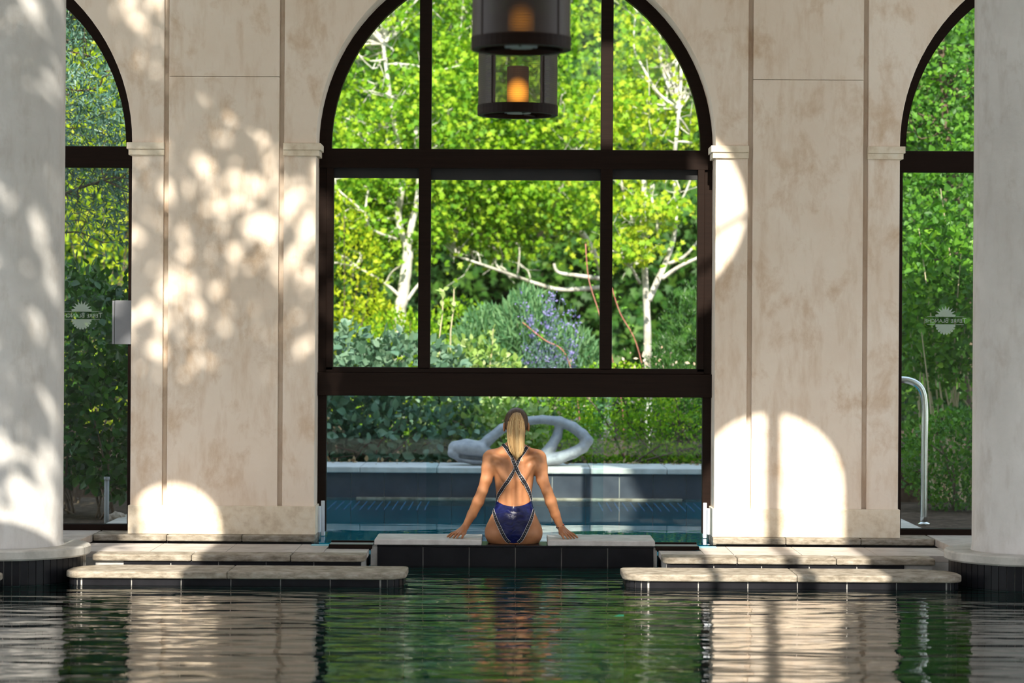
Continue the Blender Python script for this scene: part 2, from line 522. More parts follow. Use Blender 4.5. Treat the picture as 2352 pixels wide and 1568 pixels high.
# ------------------------------------------------------------------ sdf surface extraction
def sdf_mesh(prims, lo, hi, h):
    """prims: list of (fn(X,Y,Z), bbox_lo, bbox_hi, k, op). Smooth boolean on a grid, then surface nets."""
    lo, hi = np.array(lo, np.float64), np.array(hi, np.float64)
    n = np.ceil((hi - lo) / h).astype(int) + 1
    ax = [lo[i] + h * np.arange(n[i]) for i in range(3)]
    Fd = np.full(tuple(n), 0.3, np.float32)
    for fn, bl, bh, k, op in prims:
        pad = k + 3 * h
        i0 = [max(0, int((bl[i] - pad - lo[i]) / h)) for i in range(3)]
        i1 = [min(n[i], int((bh[i] + pad - lo[i]) / h) + 2) for i in range(3)]
        if any(i1[i] <= i0[i] for i in range(3)):
            continue
        sl = tuple(slice(i0[i], i1[i]) for i in range(3))
        X, Y, Z = np.meshgrid(*[ax[i][sl[i]].astype(np.float32) for i in range(3)], indexing='ij', sparse=True)
        d = fn(X, Y, Z).astype(np.float32)
        a = Fd[sl]
        if op == 'u':
            hh = np.clip(0.5 + 0.5 * (a - d) / k, 0, 1)
            Fd[sl] = a + (d - a) * hh - k * hh * (1 - hh)
        elif op == 's':
            hh = np.clip(0.5 - 0.5 * (a + d) / k, 0, 1)
            Fd[sl] = a + (-d - a) * hh + k * hh * (1 - hh)
        elif op == 'i':
            Fd[sl] = np.maximum(a, d)
    S = Fd < 0
    nc = n - 1
    ids, pos, edges = [], [], []
    for axis in range(3):
        sA = [slice(None)] * 3; sB = [slice(None)] * 3
        sA[axis] = slice(0, -1); sB[axis] = slice(1, None)
        A, B = S[tuple(sA)], S[tuple(sB)]
        idx = np.argwhere(A != B)
        o1, o2 = [a_ for a_ in range(3) if a_ != axis]
        ok = (idx[:, o1] > 0) & (idx[:, o2] > 0) & (idx[:, o1] < nc[o1]) & (idx[:, o2] < nc[o2])
        idx = idx[ok]
        j = idx.copy(); j[:, axis] += 1
        f0 = Fd[idx[:, 0], idx[:, 1], idx[:, 2]]; f1 = Fd[j[:, 0], j[:, 1], j[:, 2]]
        t = f0 / (f0 - f1)
        p = idx.astype(np.float64); p[:, axis] += t
        inside0 = S[idx[:, 0], idx[:, 1], idx[:, 2]]
        quad = []
        for d1, d2 in ((-1, -1), (0, -1), (0, 0), (-1, 0)):
            c = idx.copy(); c[:, o1] += d1; c[:, o2] += d2
            lin = (c[:, 0] * nc[1] + c[:, 1]) * nc[2] + c[:, 2]
            quad.append(lin); ids.append(lin); pos.append(p)
        q = np.stack(quad, 1)
        flip = inside0 if axis != 1 else ~inside0
        q[~flip] = q[~flip][:, ::-1]
        edges.append(q)
    ids = np.concatenate(ids); pos = np.concatenate(pos)
    uq, inv = np.unique(ids, return_inverse=True)
    cnt = np.bincount(inv)
    V = np.stack([np.bincount(inv, pos[:, i]) / cnt for i in range(3)], 1)
    V = lo + V * h
    Q = np.searchsorted(uq, np.concatenate(edges))
    return V, Q

def cap(a, b, r1, r2=None, k=0.02, op='u', sc=(1, 1, 1)):
    a, b = np.array(a, float), np.array(b, float)
    r2 = r1 if r2 is None else r2
    scv = np.array(sc, float)
    ab = (b - a) * scv
    L = float((ab ** 2).sum()) + 1e-12
    def fn(X, Y, Z):
        x, y, z = (X - a[0]) * scv[0], (Y - a[1]) * scv[1], (Z - a[2]) * scv[2]
        t = np.clip((x * ab[0] + y * ab[1] + z * ab[2]) / L, 0, 1)
        return np.sqrt((x - t * ab[0]) ** 2 + (y - t * ab[1]) ** 2 + (z - t * ab[2]) ** 2) - (r1 + t * (r2 - r1))
    R = max(r1, r2) / scv
    return (fn, np.minimum(a, b) - R, np.maximum(a, b) + R, k, op)

def ell(c, r, k=0.02, op='u'):
    c, r = np.array(c, float), np.array(r, float)
    def fn(X, Y, Z):
        x, y, z = X - c[0], Y - c[1], Z - c[2]
        k0 = np.sqrt((x / r[0]) ** 2 + (y / r[1]) ** 2 + (z / r[2]) ** 2)
        k1 = np.sqrt((x / r[0] ** 2) ** 2 + (y / r[1] ** 2) ** 2 + (z / r[2] ** 2) ** 2) + 1e-9
        return k0 * (k0 - 1) / k1
    return (fn, c - r, c + r, k, op)

# ================================================================== STRUCTURE
YW = 16.5           # room face of the arched wall
YB = 16.85          # garden face of it
R_ARCH, Z_SPR = 1.364, 2.82
XS = 3.984          # side arch centre
WTOP = 4.65

def arc(cx, cz, r, a0, a1, n):
    return [(cx + r * math.cos(a0 + (a1 - a0) * i / n), cz + r * math.sin(a0 + (a1 - a0) * i / n)) for i in range(n + 1)]

wall = empty('wall_back', (0, YW, 0.15), 'cream plaster wall with three tall arched openings behind the pool', kind='structure')
wall_inv = Matrix.Translation((0, -YW, -0.15))
def wp(o):      # parent while keeping world coordinates
    o.parent = wall
    o.matrix_parent_inverse = wall_inv
    return o
def parent_to(o, p):
    o.parent = p
    o.matrix_parent_inverse = p.matrix_world.inverted() if p.matrix_world != Matrix.Identity(4) else Matrix.Translation(-Vector(p.location))
    return o

def arch_panel(cx):
    x0, x1 = cx - 1.583, cx + 1.583
    if cx > 0: x0 = 2.40
    if cx < 0: x1 = -2.40
    if cx != 0:
        x0, x1 = (2.404, 5.566) if cx > 0 else (-5.566, -2.404)
    pts = [(x0, 0.15), (cx - R_ARCH, 0.15), (cx - R_ARCH, Z_SPR)]
    pts += arc(cx, Z_SPR, R_ARCH, math.pi, 0, 48)[1:-1]
    pts += [(cx + R_ARCH, Z_SPR), (cx + R_ARCH, 0.15), (x1, 0.15), (x1, WTOP), (x0, WTOP)]
    m = MB()
    m.prism_y(pts, YW, YB)
    return m.build('arch_surround', M['plaster'], bevel=0.004)
for cx in (0, -XS, XS):
    wp(arch_panel(cx))
for s in (-1, 1):
    zseam = 3.27
    for z0, z1 in ((0.15, zseam), (zseam + 0.003, WTOP)):
        a, b = sorted((s * 1.617, s * 2.370))
        wp(MB().box(a, b, YW, YB, z0, z1).build('pier_panel', M['plaster'], bevel=0.003))
        a, b = sorted((s * 5.596, s * 8.5))
        wp(MB().box(a, b, YW, YB, z0, z1).build('pier_panel', M['plaster'], bevel=0.003))
    for xg in (1.6, 2.387, 5.583):
        wp(MB().box(s * xg - 0.018, s * xg + 0.018, YW + 0.045, YB, 0.15, WTOP).build('groove_back', M['plaster']))
# impost mouldings
for s in (-1, 1):
    for inner, outer in ((1.364, 1.587), (2.62, 2.40)):
        d = -1 if inner < outer else 1     # direction into the opening
        im = []
        for zz0, zz1, pr in ((2.772, 2.818, 0.034), (2.732, 2.772, 0.022)):
            a, b = sorted((s * (inner + d * pr), s * outer))
            im.append(MB().box(a, b, YW - pr * 0.8, YB - 0.12, zz0, zz1))
        m = MB()
        for q in im:
            base = len(m.v)
            m.v += q.v
            m.f += [tuple(base + i for i in f) for f in q.f]
        wp(m.build('impost', M['limestone'], bevel=0.003))

# pier bases
for s, nm in ((-1, 'left'), (1, 'right')):
    a, b = sorted((s * 1.352, s * 2.632))
    m = MB().box(a, b, YW - 0.022, YB - 0.02, 0.15, 0.344)
    o = m.build('baseboard_' + nm, M['limestone'], bevel=0.004)
    tag(o, 'pale limestone base block under the %s plaster pier' % nm, kind='structure')

# unseen wall added over the camera's view, openings shaped to cast the sun patches
YF = 8.0
TE = math.tan(SUN_E)
def up(zw):        # height at YF whose sunlight falls on the arched wall at height zw
    return zw + (YW - YF) * TE
front = MB()
ZF0, ZF1 = 2.72, 10.5
openings = []
def arch_open(cx, r, spr, bot, n=14):
    return [(cx - r, up(bot)), (cx + r, up(bot))] + [(x, up(z)) for x, z in arc(cx, spr, r, 0, math.pi, n)]
op_lobe = arch_open(1.745, 0.50, 0.57, -1.70)
op_low = [(0.66, up(-1.70)), (1.18, up(-1.70)), (1.18, up(-0.62)), (0.66, up(-0.62))]
op_ocul = [(x, up(z)) for x, z in arc(0.87, 2.43, 0.70, math.radians(-61), math.radians(61), 18)]
op_left = arch_open(-2.33, 0.33, 0.24, -1.70)
op_dapple = [(x, up(z)) for x, z in ((-3.75, -0.95), (-2.80, -0.95), (-2.80, 1.20), (-1.22, 1.20), (-1.22, 2.70), (-1.9, 3.05), (-2.36, 3.4), (-2.42, 3.95), (-3.75, 3.95))]
op_ledge = [(0.02, up(3.03)), (1.18, up(3.03)), (0.82, up(3.80)), (0.02, up(3.80))]
op_back = [(-0.36, up(-0.05)), (0.30, up(-0.05)), (0.30, up(0.62)), (-0.36, up(0.62))]
bmf = bmesh.new()
def loop(pts, y):
    vs_ = [bmf.verts.new((x, y, z)) for x, z in pts]
    return [bmf.edges.new((vs_[i], vs_[(i + 1) % len(vs_)])) for i in range(len(vs_))]
outer_l = [(-8.5, ZF0), (8.5, ZF0), (8.5, ZF1), (-8.5, ZF1)]
es = loop(outer_l, YF)
for q in (op_lobe, op_low, op_ocul, op_left, op_dapple, op_ledge, op_back):
    es += loop(q, YF)
r_ = bmesh.ops.triangle_fill(bmf, edges=es, use_beauty=True, use_dissolve=False)
fs = [g for g in r_['geom'] if isinstance(g, bmesh.types.BMFace)]
ex = bmesh.ops.extrude_face_region(bmf, geom=fs)
bmesh.ops.translate(bmf, vec=(0, -0.12, 0), verts=[g for g in ex['geom'] if isinstance(g, bmesh.types.BMVert)])
bmesh.ops.recalc_face_normals(bmf, faces=bmf.faces)
mef = bpy.data.meshes.new('wall_sun_mask')
bmf.to_mesh(mef)
wf = obj_from('wall_sun_mask', mef, M['plaster'])
tag(wf, 'unseen high plaster wall with openings shaped to cast the sun patches', kind='structure')
parent_to(MB().box(1.712, 1.824, YF - 0.1, YF - 0.02, up(-1.70), up(1.08)).build('shadow_bar', M['bronze']), wf)  # bars added to cast the dark lines in the sun patches
parent_to(MB().tube([(1.18, YF - 0.06, up(2.12)), (1.35, YF - 0.06, up(2.26)), (1.62, YF - 0.06, up(2.42))], 0.022, 6).build('shadow_bar', M['bronze']), wf)

cm = MB()
b0 = [(-8.5, YF - 0.1, 10.4), (8.5, YF - 0.1, 10.4), (8.5, YB + 0.1, WTOP - 0.05), (-8.5, YB + 0.1, WTOP - 0.05)]
cm.v = b0 + [(x, y, z + 0.2) for x, y, z in b0]
cm.f = [(0, 1, 2, 3), (7, 6, 5, 4), (0, 4, 5, 1), (1, 5, 6, 2), (2, 6, 7, 3), (3, 7, 4, 0)]
tag(cm.build('ceiling', M['plaster']), 'sloping pale ceiling over the pool hall', kind='structure')
M['rearwall'] = mat_noise('warm brown plaster', [(0.26, 0.20, 0.15), (0.34, 0.27, 0.21)], [0.35, 0.65], 2.0, 0.85, 0.2)
M['terrace'] = mat_noise('brown stone floor', [(0.15, 0.13, 0.11), (0.22, 0.19, 0.165)], [0.35, 0.65], 4.0, 0.7, 0.3)
tag(MB().box(-12, 12, -4.3, -4.0, 0.15, 3.6).build('wall_rear', M['rearwall']), 'low brown wall closing the near side of the pool hall', kind='structure')
fl = MB().box(-12, 12, -4.3, 5.2, -1.3, 0.15)
tag(fl.build('floor', M['terrace']), 'pale stone terrace on the near side of the pool', kind='structure')

# ------------------------------------------------------------------ pool basins and water
pb = MB()
pb.box(-12, 12, 5.0, 16.3, -1.35, -1.25)
tag(pb.build('floor_pool', M['teal']), 'teal mosaic bottom of the indoor pool', kind='structure')
pw = MB()
pw.box(-0.95, 0.95, 16.0, 16.16, -1.3, -0.01)
tag(pw.build('wall_pool', M['teal']), 'teal mosaic end wall of the indoor pool under water', kind='structure')
wt = MB()
wt.v = [(-12, 5.0, 0), (12, 5.0, 0), (12, 16.0, 0), (-12, 16.0, 0)]
wt.f = [(0, 1, 2, 3)]
tag(wt.build('pool_water', M['pool_water']), 'rippled dark green water of the indoor pool', 'water', kind='stuff')

ZO = 0.118        # outdoor water level
ow = MB()
pts = [(-1.36, 16.22), (1.36, 16.22), (1.36, 16.9), (2.6, 16.9), (2.6, 20.82), (-2.6, 20.82), (-2.6, 16.9), (-1.36, 16.9)]
ow.v = [(x, y, ZO) for x, y in pts]
ow.f = [tuple(range(8))]
tag(ow.build('outdoor_pool_water', M['out_water']), 'calm blue water of the outdoor pool beyond the glass', 'water', kind='stuff')
ob = MB()
ob.box(-2.7, 2.7, 16.9, 20.9, -0.9, -0.8)
ob.box(-2.7, -2.6, 16.9, 20.9, -0.9, 0.10)
ob.box(2.6, 2.7, 16.9, 20.9, -0.9, 0.10)
ob.box(-2.7, 2.7, 20.9, 21.0, -0.9, 0.10)
tag(ob.build('floor_outdoor_pool', M['blue']), 'blue mosaic basin of the outdoor pool', kind='structure')
sb = MB().box(-1.38, 1.38, 16.2, 16.98, -0.8, 0.045)
tag(sb.build('underwater_sill', M['paleblue']), 'pale blue underwater sill below the arched window', kind='structure')
# garden ground around the outdoor pool
g = MB()
g.box(-14, -2.95, 16.86, 21.0, -0.5, 0.10)
g.box(2.95, 14, 16.86, 21.0, -0.5, 0.10)
g.box(-14, 14, 21.6, 70, -0.5, 0.34)
tag(g.build('ground', M['soil']), 'brown mulched soil of the garden', kind='structure')
for s, nm in ((-1, 'left'), (1, 'right')):
    a, b = sorted((s * 2.6, s * 2.95))
    e_ = empty('stone_pavement', (s * 2.77, 18.9, 0.1), 'pale stone paving rim along the %s side of the outdoor pool' % nm, 'paving')
    for i in range(5):
        y0 = 16.87 + i * 0.82
        parent_to(MB().box(a, b, y0, y0 + 0.812, 0.02, 0.145).build('paver', M['paving'], bevel=0.004), e_)

# tiles helper -----------------------------------------------------
_tile_cache = {}
def tile_mesh(w, h_, mat):
    key = (round(w, 4), round(h_, 4), mat.name)
    if key not in _tile_cache:
        m = MB().box(-w / 2, w / 2, -0.006, 0.006, -h_ / 2, h_ / 2)
        me = bpy.data.meshes.new('tile')
        me.from_pydata(m.v, [], m.f)
        me.materials.append(mat)
        _tile_cache[key] = me
    return _tile_cache[key]

def put_tile(parent, w, h_, mat, x, y, z, rz=0.0):
    o = bpy.data.objects.new('tile', tile_mesh(w, h_, mat))
    COL.objects.link(o)
    o.location = (x, y, z)
    o.rotation_euler = (0, 0, rz)
    parent_to(o, parent)
    return o

def rounded_plan(x0, x1, y0, y1, r00, r10, r11, r01, n=8):
    """corner radii in order: (x0,y0),(x1,y0),(x1,y1),(x0,y1)"""
    pts = []
    for (cx, cy, r, a) in ((x0, y0, r00, math.pi), (x1, y0, r10, 1.5 * math.pi), (x1, y1, r11, 0), (x0, y1, r01, 0.5 * math.pi)):
        if r <= 0:
            pts.append((cx, cy)); continue
        ccx = cx + r if cx == x0 else cx - r
        ccy = cy + r if cy == y0 else cy - r
        for i in range(n + 1):
            an = a + 0.5 * math.pi * i / n
            pts.append((ccx + r * math.cos(an), ccy + r * math.sin(an)))
    return pts

# near ledges in the pool --------------------------------------------
def pool_ledge(x0, x1, y0, y1, ztop, rin, label, inner, mat, tw=0.305, joints=()):
    """inner: +1 when the free rounded end is at x1, -1 when at x0, 0 both"""
    e_ = empty('pool_ledge', ((x0 + x1) / 2, (y0 + y1) / 2, -0.4), label, 'pool ledge', 'stone capped ledges standing in the pool')
    rr = (rin if inner <= 0 else 0.10, rin if inner >= 0 else 0.10)
    bk = (0.26 if inner > 0 else 0.05, 0.26 if inner < 0 else 0.05)
    plan = rounded_plan(x0, x1, y0, y1, rr[0], rr[1], bk[1], bk[0])
    th = 0.042
    xs = sorted([x0] + list(joints) + [x1])
    if not joints:
        parent_to(MB().prism_z(plan, ztop - th, ztop).build('coping', mat, bevel=0.010), e_)
    else:
        for i in range(len(xs) - 1):
            a, b = xs[i], xs[i + 1]
            pl = rounded_plan(a, b - (0.002 if i < len(xs) - 2 else 0), y0, y1, rr[0] if i == 0 else 0, rr[1] if i == len(xs) - 2 else 0, bk[1] if i == len(xs) - 2 else 0, bk[0] if i == 0 else 0)
            parent_to(MB().prism_z(pl, ztop - th, ztop).build('coping', mat, bevel=0.008), e_)
    o_ = 0.024
    core = rounded_plan(x0 + o_, x1 - o_, y0 + o_, y1 - o_, rr[0] - o_, rr[1] - o_, bk[1], bk[0])
    parent_to(MB().prism_z(core, -0.012, ztop - th).build('wall_core', M['grout']), e_)
    parent_to(MB().prism_z(core, -0.9, -0.012).build('footing', M['deep']), e_)
    # tiles along the straight front
    h_ = ztop - th + 0.008
    zc = ztop - th - h_ / 2 - 0.001
    s0, s1 = x0 + rr[0] + 0.005, x1 - rr[1] - 0.005
    n = max(1, round((s1 - s0) / tw))
    w = (s1 - s0) / n
    for i in range(n):
        put_tile(e_, w - 0.006, h_, M['tile'], s0 + w * (i + 0.5), y0 + o_, zc)
    # narrow tiles around the rounded ends
    for sgn, r in ((-1, rr[0]), (1, rr[1])):
        if r < 0.09:
            continue
        rr_ = r - o_
        cx = x0 + r if sgn < 0 else x1 - r
        cy = y0 + r
        m_ = 5
        wa = (0.5 * math.pi * rr_) / m_
        for i in range(m_):
            an = (i + 0.5) * 0.5 * math.pi / m_
            px_, py_ = cx + sgn * rr_ * math.sin(an), cy - rr_ * math.cos(an)
            put_tile(e_, wa - 0.005, h_, M['tile'], px_, py_, zc, sgn * an)
        xe = x0 + o_ if sgn < 0 else x1 - o_
        put_tile(e_, y1 - cy - 0.03, h_, M['tile'], xe, (cy + y1) / 2, zc, math.pi / 2)
    return e_
ZL = 0.083
pool_ledge(-2.70, -0.65, 14.5, 14.95, ZL, 0.15, 'long stone capped pool ledge left of the woman, next to the left column', 1, M['coping'], joints=(-1.72,))
pool_ledge(0.655, 2.70, 14.5, 14.95, ZL, 0.15, 'long stone capped pool ledge right of the woman, brightly sunlit', -1, M['coping'], joints=(1.70,))
pool_ledge(-5.2, -3.04, 13.98, 14.42, ZL, 0.12, 'stone capped pool ledge at the left edge beyond the column', 1, M['coping'])
pool_ledge(3.09, 5.2, 13.98, 14.42, ZL, 0.12, 'stone capped pool ledge at the right edge beyond the column', -1, M['coping'])

# decks between the pool and the wall ---------------------------------
ZD = 0.11
def deck(s, nm):
    e_ = empty('pool_deck', (s * 1.9, 15.8, -0.3), 'pale paved deck strip in front of the %s pier' % nm, 'deck', 'paved decks beside the seat wall')
    def X(a, b): return sorted((s * a, s * b))
    # front coping stones
    js = [0.947, 1.42, 2.05, 2.68]
    for i in range(len(js) - 1):
        a, b = X(js[i], js[i + 1] - 0.003)
        if i == 0:
            pl = rounded_plan(a, b, 15.35, 15.58, 0.06 if s > 0 else 0, 0.06 if s < 0 else 0, 0, 0)
        else:
            pl = rounded_plan(a, b, 15.35, 15.58, 0, 0, 0, 0)
        parent_to(MB().prism_z(pl, ZD - 0.042, ZD).build('coping', M['coping'], bevel=0.009), e_)
    # pavers behind
    js = [1.23, 1.42, 1.86, 2.35, 2.83, 3.3, 3.8, 4.3, 4.8, 5.3]
    for i in range(len(js) - 1):
        a, b = X(js[i], js[i + 1] - 0.003)
        parent_to(MB().box(a, b, 15.583, 15.93, ZD - 0.042, ZD - 0.001).build('paver', M['paving'], bevel=0.002), e_)
        parent_to(MB().box(a, b, 15.933, 16.2, ZD - 0.042, ZD - 0.001).build('paver', M['paving'], bevel=0.002), e_)
    a, b = X(0.95, 1.227)
    parent_to(MB().box(a, b, 15.583, 15.86, ZD - 0.042, ZD - 0.001).build('paver', M['paving'], bevel=0.002), e_)
    a, b = X(0.97, 5.3)
    parent_to(MB().box(a, b, 15.57, 16.2, -0.9, ZD - 0.043).build('wall_core', M['grout']), e_)
    a, b = X(0.97, 2.66)
    parent_to(MB().box(a, b, 15.376, 15.57, -0.01, ZD - 0.043).build('wall_core', M['grout']), e_)
    parent_to(MB().box(a, b, 15.376, 15.57, -0.9, -0.01).build('footing', M['deep']), e_)
    for i in range(5):
        put_tile(e_, 0.297, 0.075, M['tile'], s * (1.12 + i * 0.303), 15.372, ZD - 0.081)
    return e_
deck(-1, 'left'); deck(1, 'right')

# raised floor beside and behind the decks with stone lip -------------
for s, nm in ((-1, 'left'), (1, 'right')):
    e_ = empty('floor_edge_' + nm, (s * 2.1, 16.45, 0), 'grey stone floor strip under the %s pier, edged with a rough lip' % nm, kind='structure')
    js = [1.352, 1.85, 2.36, 2.86]
    for i in range(3):
        a, b = sorted((s * js[i], s * (js[i + 1] - 0.003)))
        parent_to(MB().box(a, b, 16.42, 16.9, 0.105, 0.15).build('lip_stone', M['coping'], bevel=0.008), e_)
    js = [2.863, 3.4, 4.0, 4.6, 5.2]
    for i in range(4):
        a, b = sorted((s * js[i], s * (js[i + 1] - 0.003)))
        for y0, y1 in ((15.9, 16.38), (16.383, 16.9)):
            parent_to(MB().box(a, b, y0, y1, 0.10, 0.15).build('paver', M['paving'], bevel=0.004), e_)
    a, b = sorted((s * 1.36, s * 5.3))
    parent_to(MB().box(a, b, 16.46, 16.9, -0.6, 0.105).build('floor_core', M['dark']), e_)
    a, b = sorted((s * 1.37, s * 2.9))
    parent_to(MB().box(a, b, 16.2, 16.47, -0.6, 0.0).build('channel_bed', M['dark']), e_)  # bed coloured near black to stand for shade under the coping overhang

# seat wall ------------------------------------------------------------
ZS = 0.137
sw = empty('seat_wall', (0, 16.0, -0.4), 'low charcoal tiled wall the woman sits on', 'seat wall')
parent_to(MB().box(-0.94, 0.94, 15.884, 16.0, -0.01, 0.122).box(-0.94, 0.94, 16.0, 16.2, 0.0, 0.122).build('wall_core', M['grout']), sw)
parent_to(MB().box(-0.94, 0.94, 15.884, 16.0, -1.2, -0.01).build('footing', M['teal']), sw)
for i in range(-3, 3):
    put_tile(sw, 0.2965, 0.132, M['tile'], 0.01 + 0.303 * (i + 0.5), 15.878, 0.056)
    parent_to(MB().box(0.01 + 0.303 * i + 0.0015, 0.01 + 0.303 * (i + 1) - 0.0015, 15.872, 16.2, 0.123, ZS).build('top_tile', M['tile'], bevel=0.003), sw)
for s, nm in ((-1, 'left'), (1, 'right')):
    a, b = sorted((s * 0.27, s * 0.935))
    if s < 0: a, b = -0.915, -0.212
    else: a, b = 0.222, 0.925
    o = MB().box(a, b, 15.85, 16.34, ZS, 0.173).build('seat_slab', M['seatstone'], bevel=0.006)
    tag(o, 'pale stone slab on the seat wall under the woman\'s %s hand' % nm, 'stone slab', 'stone slabs on the seat wall')
    e_ = empty('threshold_rail', (s * 1.06, 15.9, ZD), 'dark bronze threshold rail on the deck, %s of the seat wall' % nm, 'rail', 'bronze threshold rails')
    a, b = sorted((s * 0.93, s * 1.215))
    parent_to(MB().box(a, b, 15.865, 15.9, ZD, 0.137).build('front_rail', M['bronze'], bevel=0.002), e_)
    parent_to(MB().box(a, b, 15.9, 16.08, ZD, 0.134).build('channel', M['greymetal']), e_)
    parent_to(MB().box(a, b, 16.08, 16.1, ZD, 0.146).build('back_rail', M['bronze'], bevel=0.002), e_)
    a, b = sorted((s * 0.942, s * 1.352))
    parent_to(MB().box(a, b, 16.1, 16.2, 0.08, 0.112).build('channel_end', M['paleblue']), e_)

# far pool wall with ledge ---------------------------------------------
fw = empty('garden_wall', (0, 21.2, -0.3), 'low slate tiled wall with pale stone ledge at the far side of the outdoor pool', 'garden wall')
parent_to(MB().box(-3.3, 3.3, 20.84, 21.62, -0.6, 0.34).build('wall_core', M['grout']), fw)
for i in range(-11, 11):
    put_tile(fw, 0.284, 0.218, M['tile_out'], 0.045 + 0.289 * (i + 0.5), 20.834, 0.23)
    put_tile(fw, 0.284, 0.45, M['blue'], 0.045 + 0.289 * (i + 0.5), 20.834, -0.125)
for i in range(-5, 5):
    x0 = i * 0.66
    parent_to(MB().box(x0 + 0.002, x0 + 0.658, 20.79, 21.22, 0.34, 0.39).build('coping', M['seatstone'], bevel=0.008), fw)
    parent_to(MB().box(x0 + 0.002, x0 + 0.658, 21.223, 21.62, 0.34, 0.39).build('coping', M['seatstone'], bevel=0.005), fw)
parent_to(MB().box(-1.35, 1.45, 20.76, 20.83, 0.06, ZO + 0.012).build('overflow_edge', M['coping']), fw)

M['bar'] = mat_noise('blue enamel bar', [(0.16, 0.36, 0.62), (0.24, 0.46, 0.72)], [0.3, 0.7], 10, 0.4, 0.4)
# underwater bench grilles
for s, nm, xa, xb in ((-1, 'left', 752, 975), (1, 'right', 1385, 1614)):
    e_ = empty('bench_grille', (s * 1.1, 20.2, 0.06), 'row of thin pale bars just under water at the far %s of the outdoor pool' % nm, 'grille', 'underwater bar grilles')
    nb = 13
    for i in range(nb):
        p0 = PX(xa + (xb - xa) * i / (nb - 1), 1186, 19.7)
        x = p0.x
        parent_to(MB().tube([(x, 19.68, 0.098), (x, 20.7, 0.098)], 0.006, 5).build('bar', M['bar']), e_)

# ------------------------------------------------------------------ columns
def column(cx, label):
    cy = 14.95
    e_ = empty('column', (cx, cy, -1.2), label, 'column', 'round plaster columns standing in the pool')
    sh = MB().lathe([(0.362, 0.205), (0.355, 0.235), (0.355, 5.75)], cx, cy, 72).build('shaft', M['column'], smooth=True)
    parent_to(sh, e_)
    for a0, a1 in ((-0.22, 1.35), (1.35, 2.92), (2.92, 4.49), (4.49, 2 * math.pi - 0.22)):
        m = MB()
        g_ = 0.003
        m.lathe([(0.30, 0.145), (0.515, 0.145), (0.525, 0.155), (0.525, 0.196), (0.516, 0.205), (0.30, 0.205)], cx, cy, 20, a0 + g_, a1 - g_)
        o = m.build('plinth_stone', M['coping'] if False else M['plinth'], smooth=False)
        parent_to(o, e_)
    parent_to(MB().lathe([(0.485, -0.012), (0.485, 0.146)], cx, cy, 64).build('drum', M['grout'], smooth=True), e_)
    parent_to(MB().lathe([(0.485, -1.2), (0.485, -0.012)], cx, cy, 64).build('footing', M['deep'], smooth=True), e_)
    n = 64
    w = 2 * math.pi * 0.489 / n
    for i in range(n):
        an = 2 * math.pi * (i + 0.5) / n
        if math.cos(an) < -0.35:
            continue
        put_tile(e_, w - 0.004, 0.15, M['tile'], cx + 0.489 * math.sin(an), cy - 0.489 * math.cos(an), 0.068, an)
    return e_
M['plinth'] = mat_noise('grey plinth stone', [(0.34, 0.32, 0.29), (0.48, 0.46, 0.42), (0.58, 0.56, 0.52)], [0.3, 0.5, 0.7], 8, 0.65, 0.35, 0.3, 60)
column(-3.15, 'round grey plaster column at the left edge, dappled with sunlight')
column(3.19, 'round grey plaster column at the right edge, mostly in shade')

# ------------------------------------------------------------------ windows
YG = 16.80
def pane_poly(cx, r, x0, x1, zb, n=16):
    """pane with flat bottom zb and arch top"""
    pts = [(x0, zb), (x1, zb)]
    for i in range(n + 1):
        x = x1 + (x0 - x1) * i / n
        pts.append((x, Z_SPR + math.sqrt(max(1e-6, r * r - (x - cx) ** 2))))
    return pts

def arch_frame(cx, r_out, r_in, zb, y0, y1):
    pts = [(cx - r_out, zb), (cx - r_in, zb)] + arc(cx, Z_SPR, r_in, math.pi, 0, 40) + [(cx + r_in, zb), (cx + r_out, zb)] + arc(cx, Z_SPR, r_out, 0, math.pi, 40)
    return MB().prism_y(pts, y0, y1)

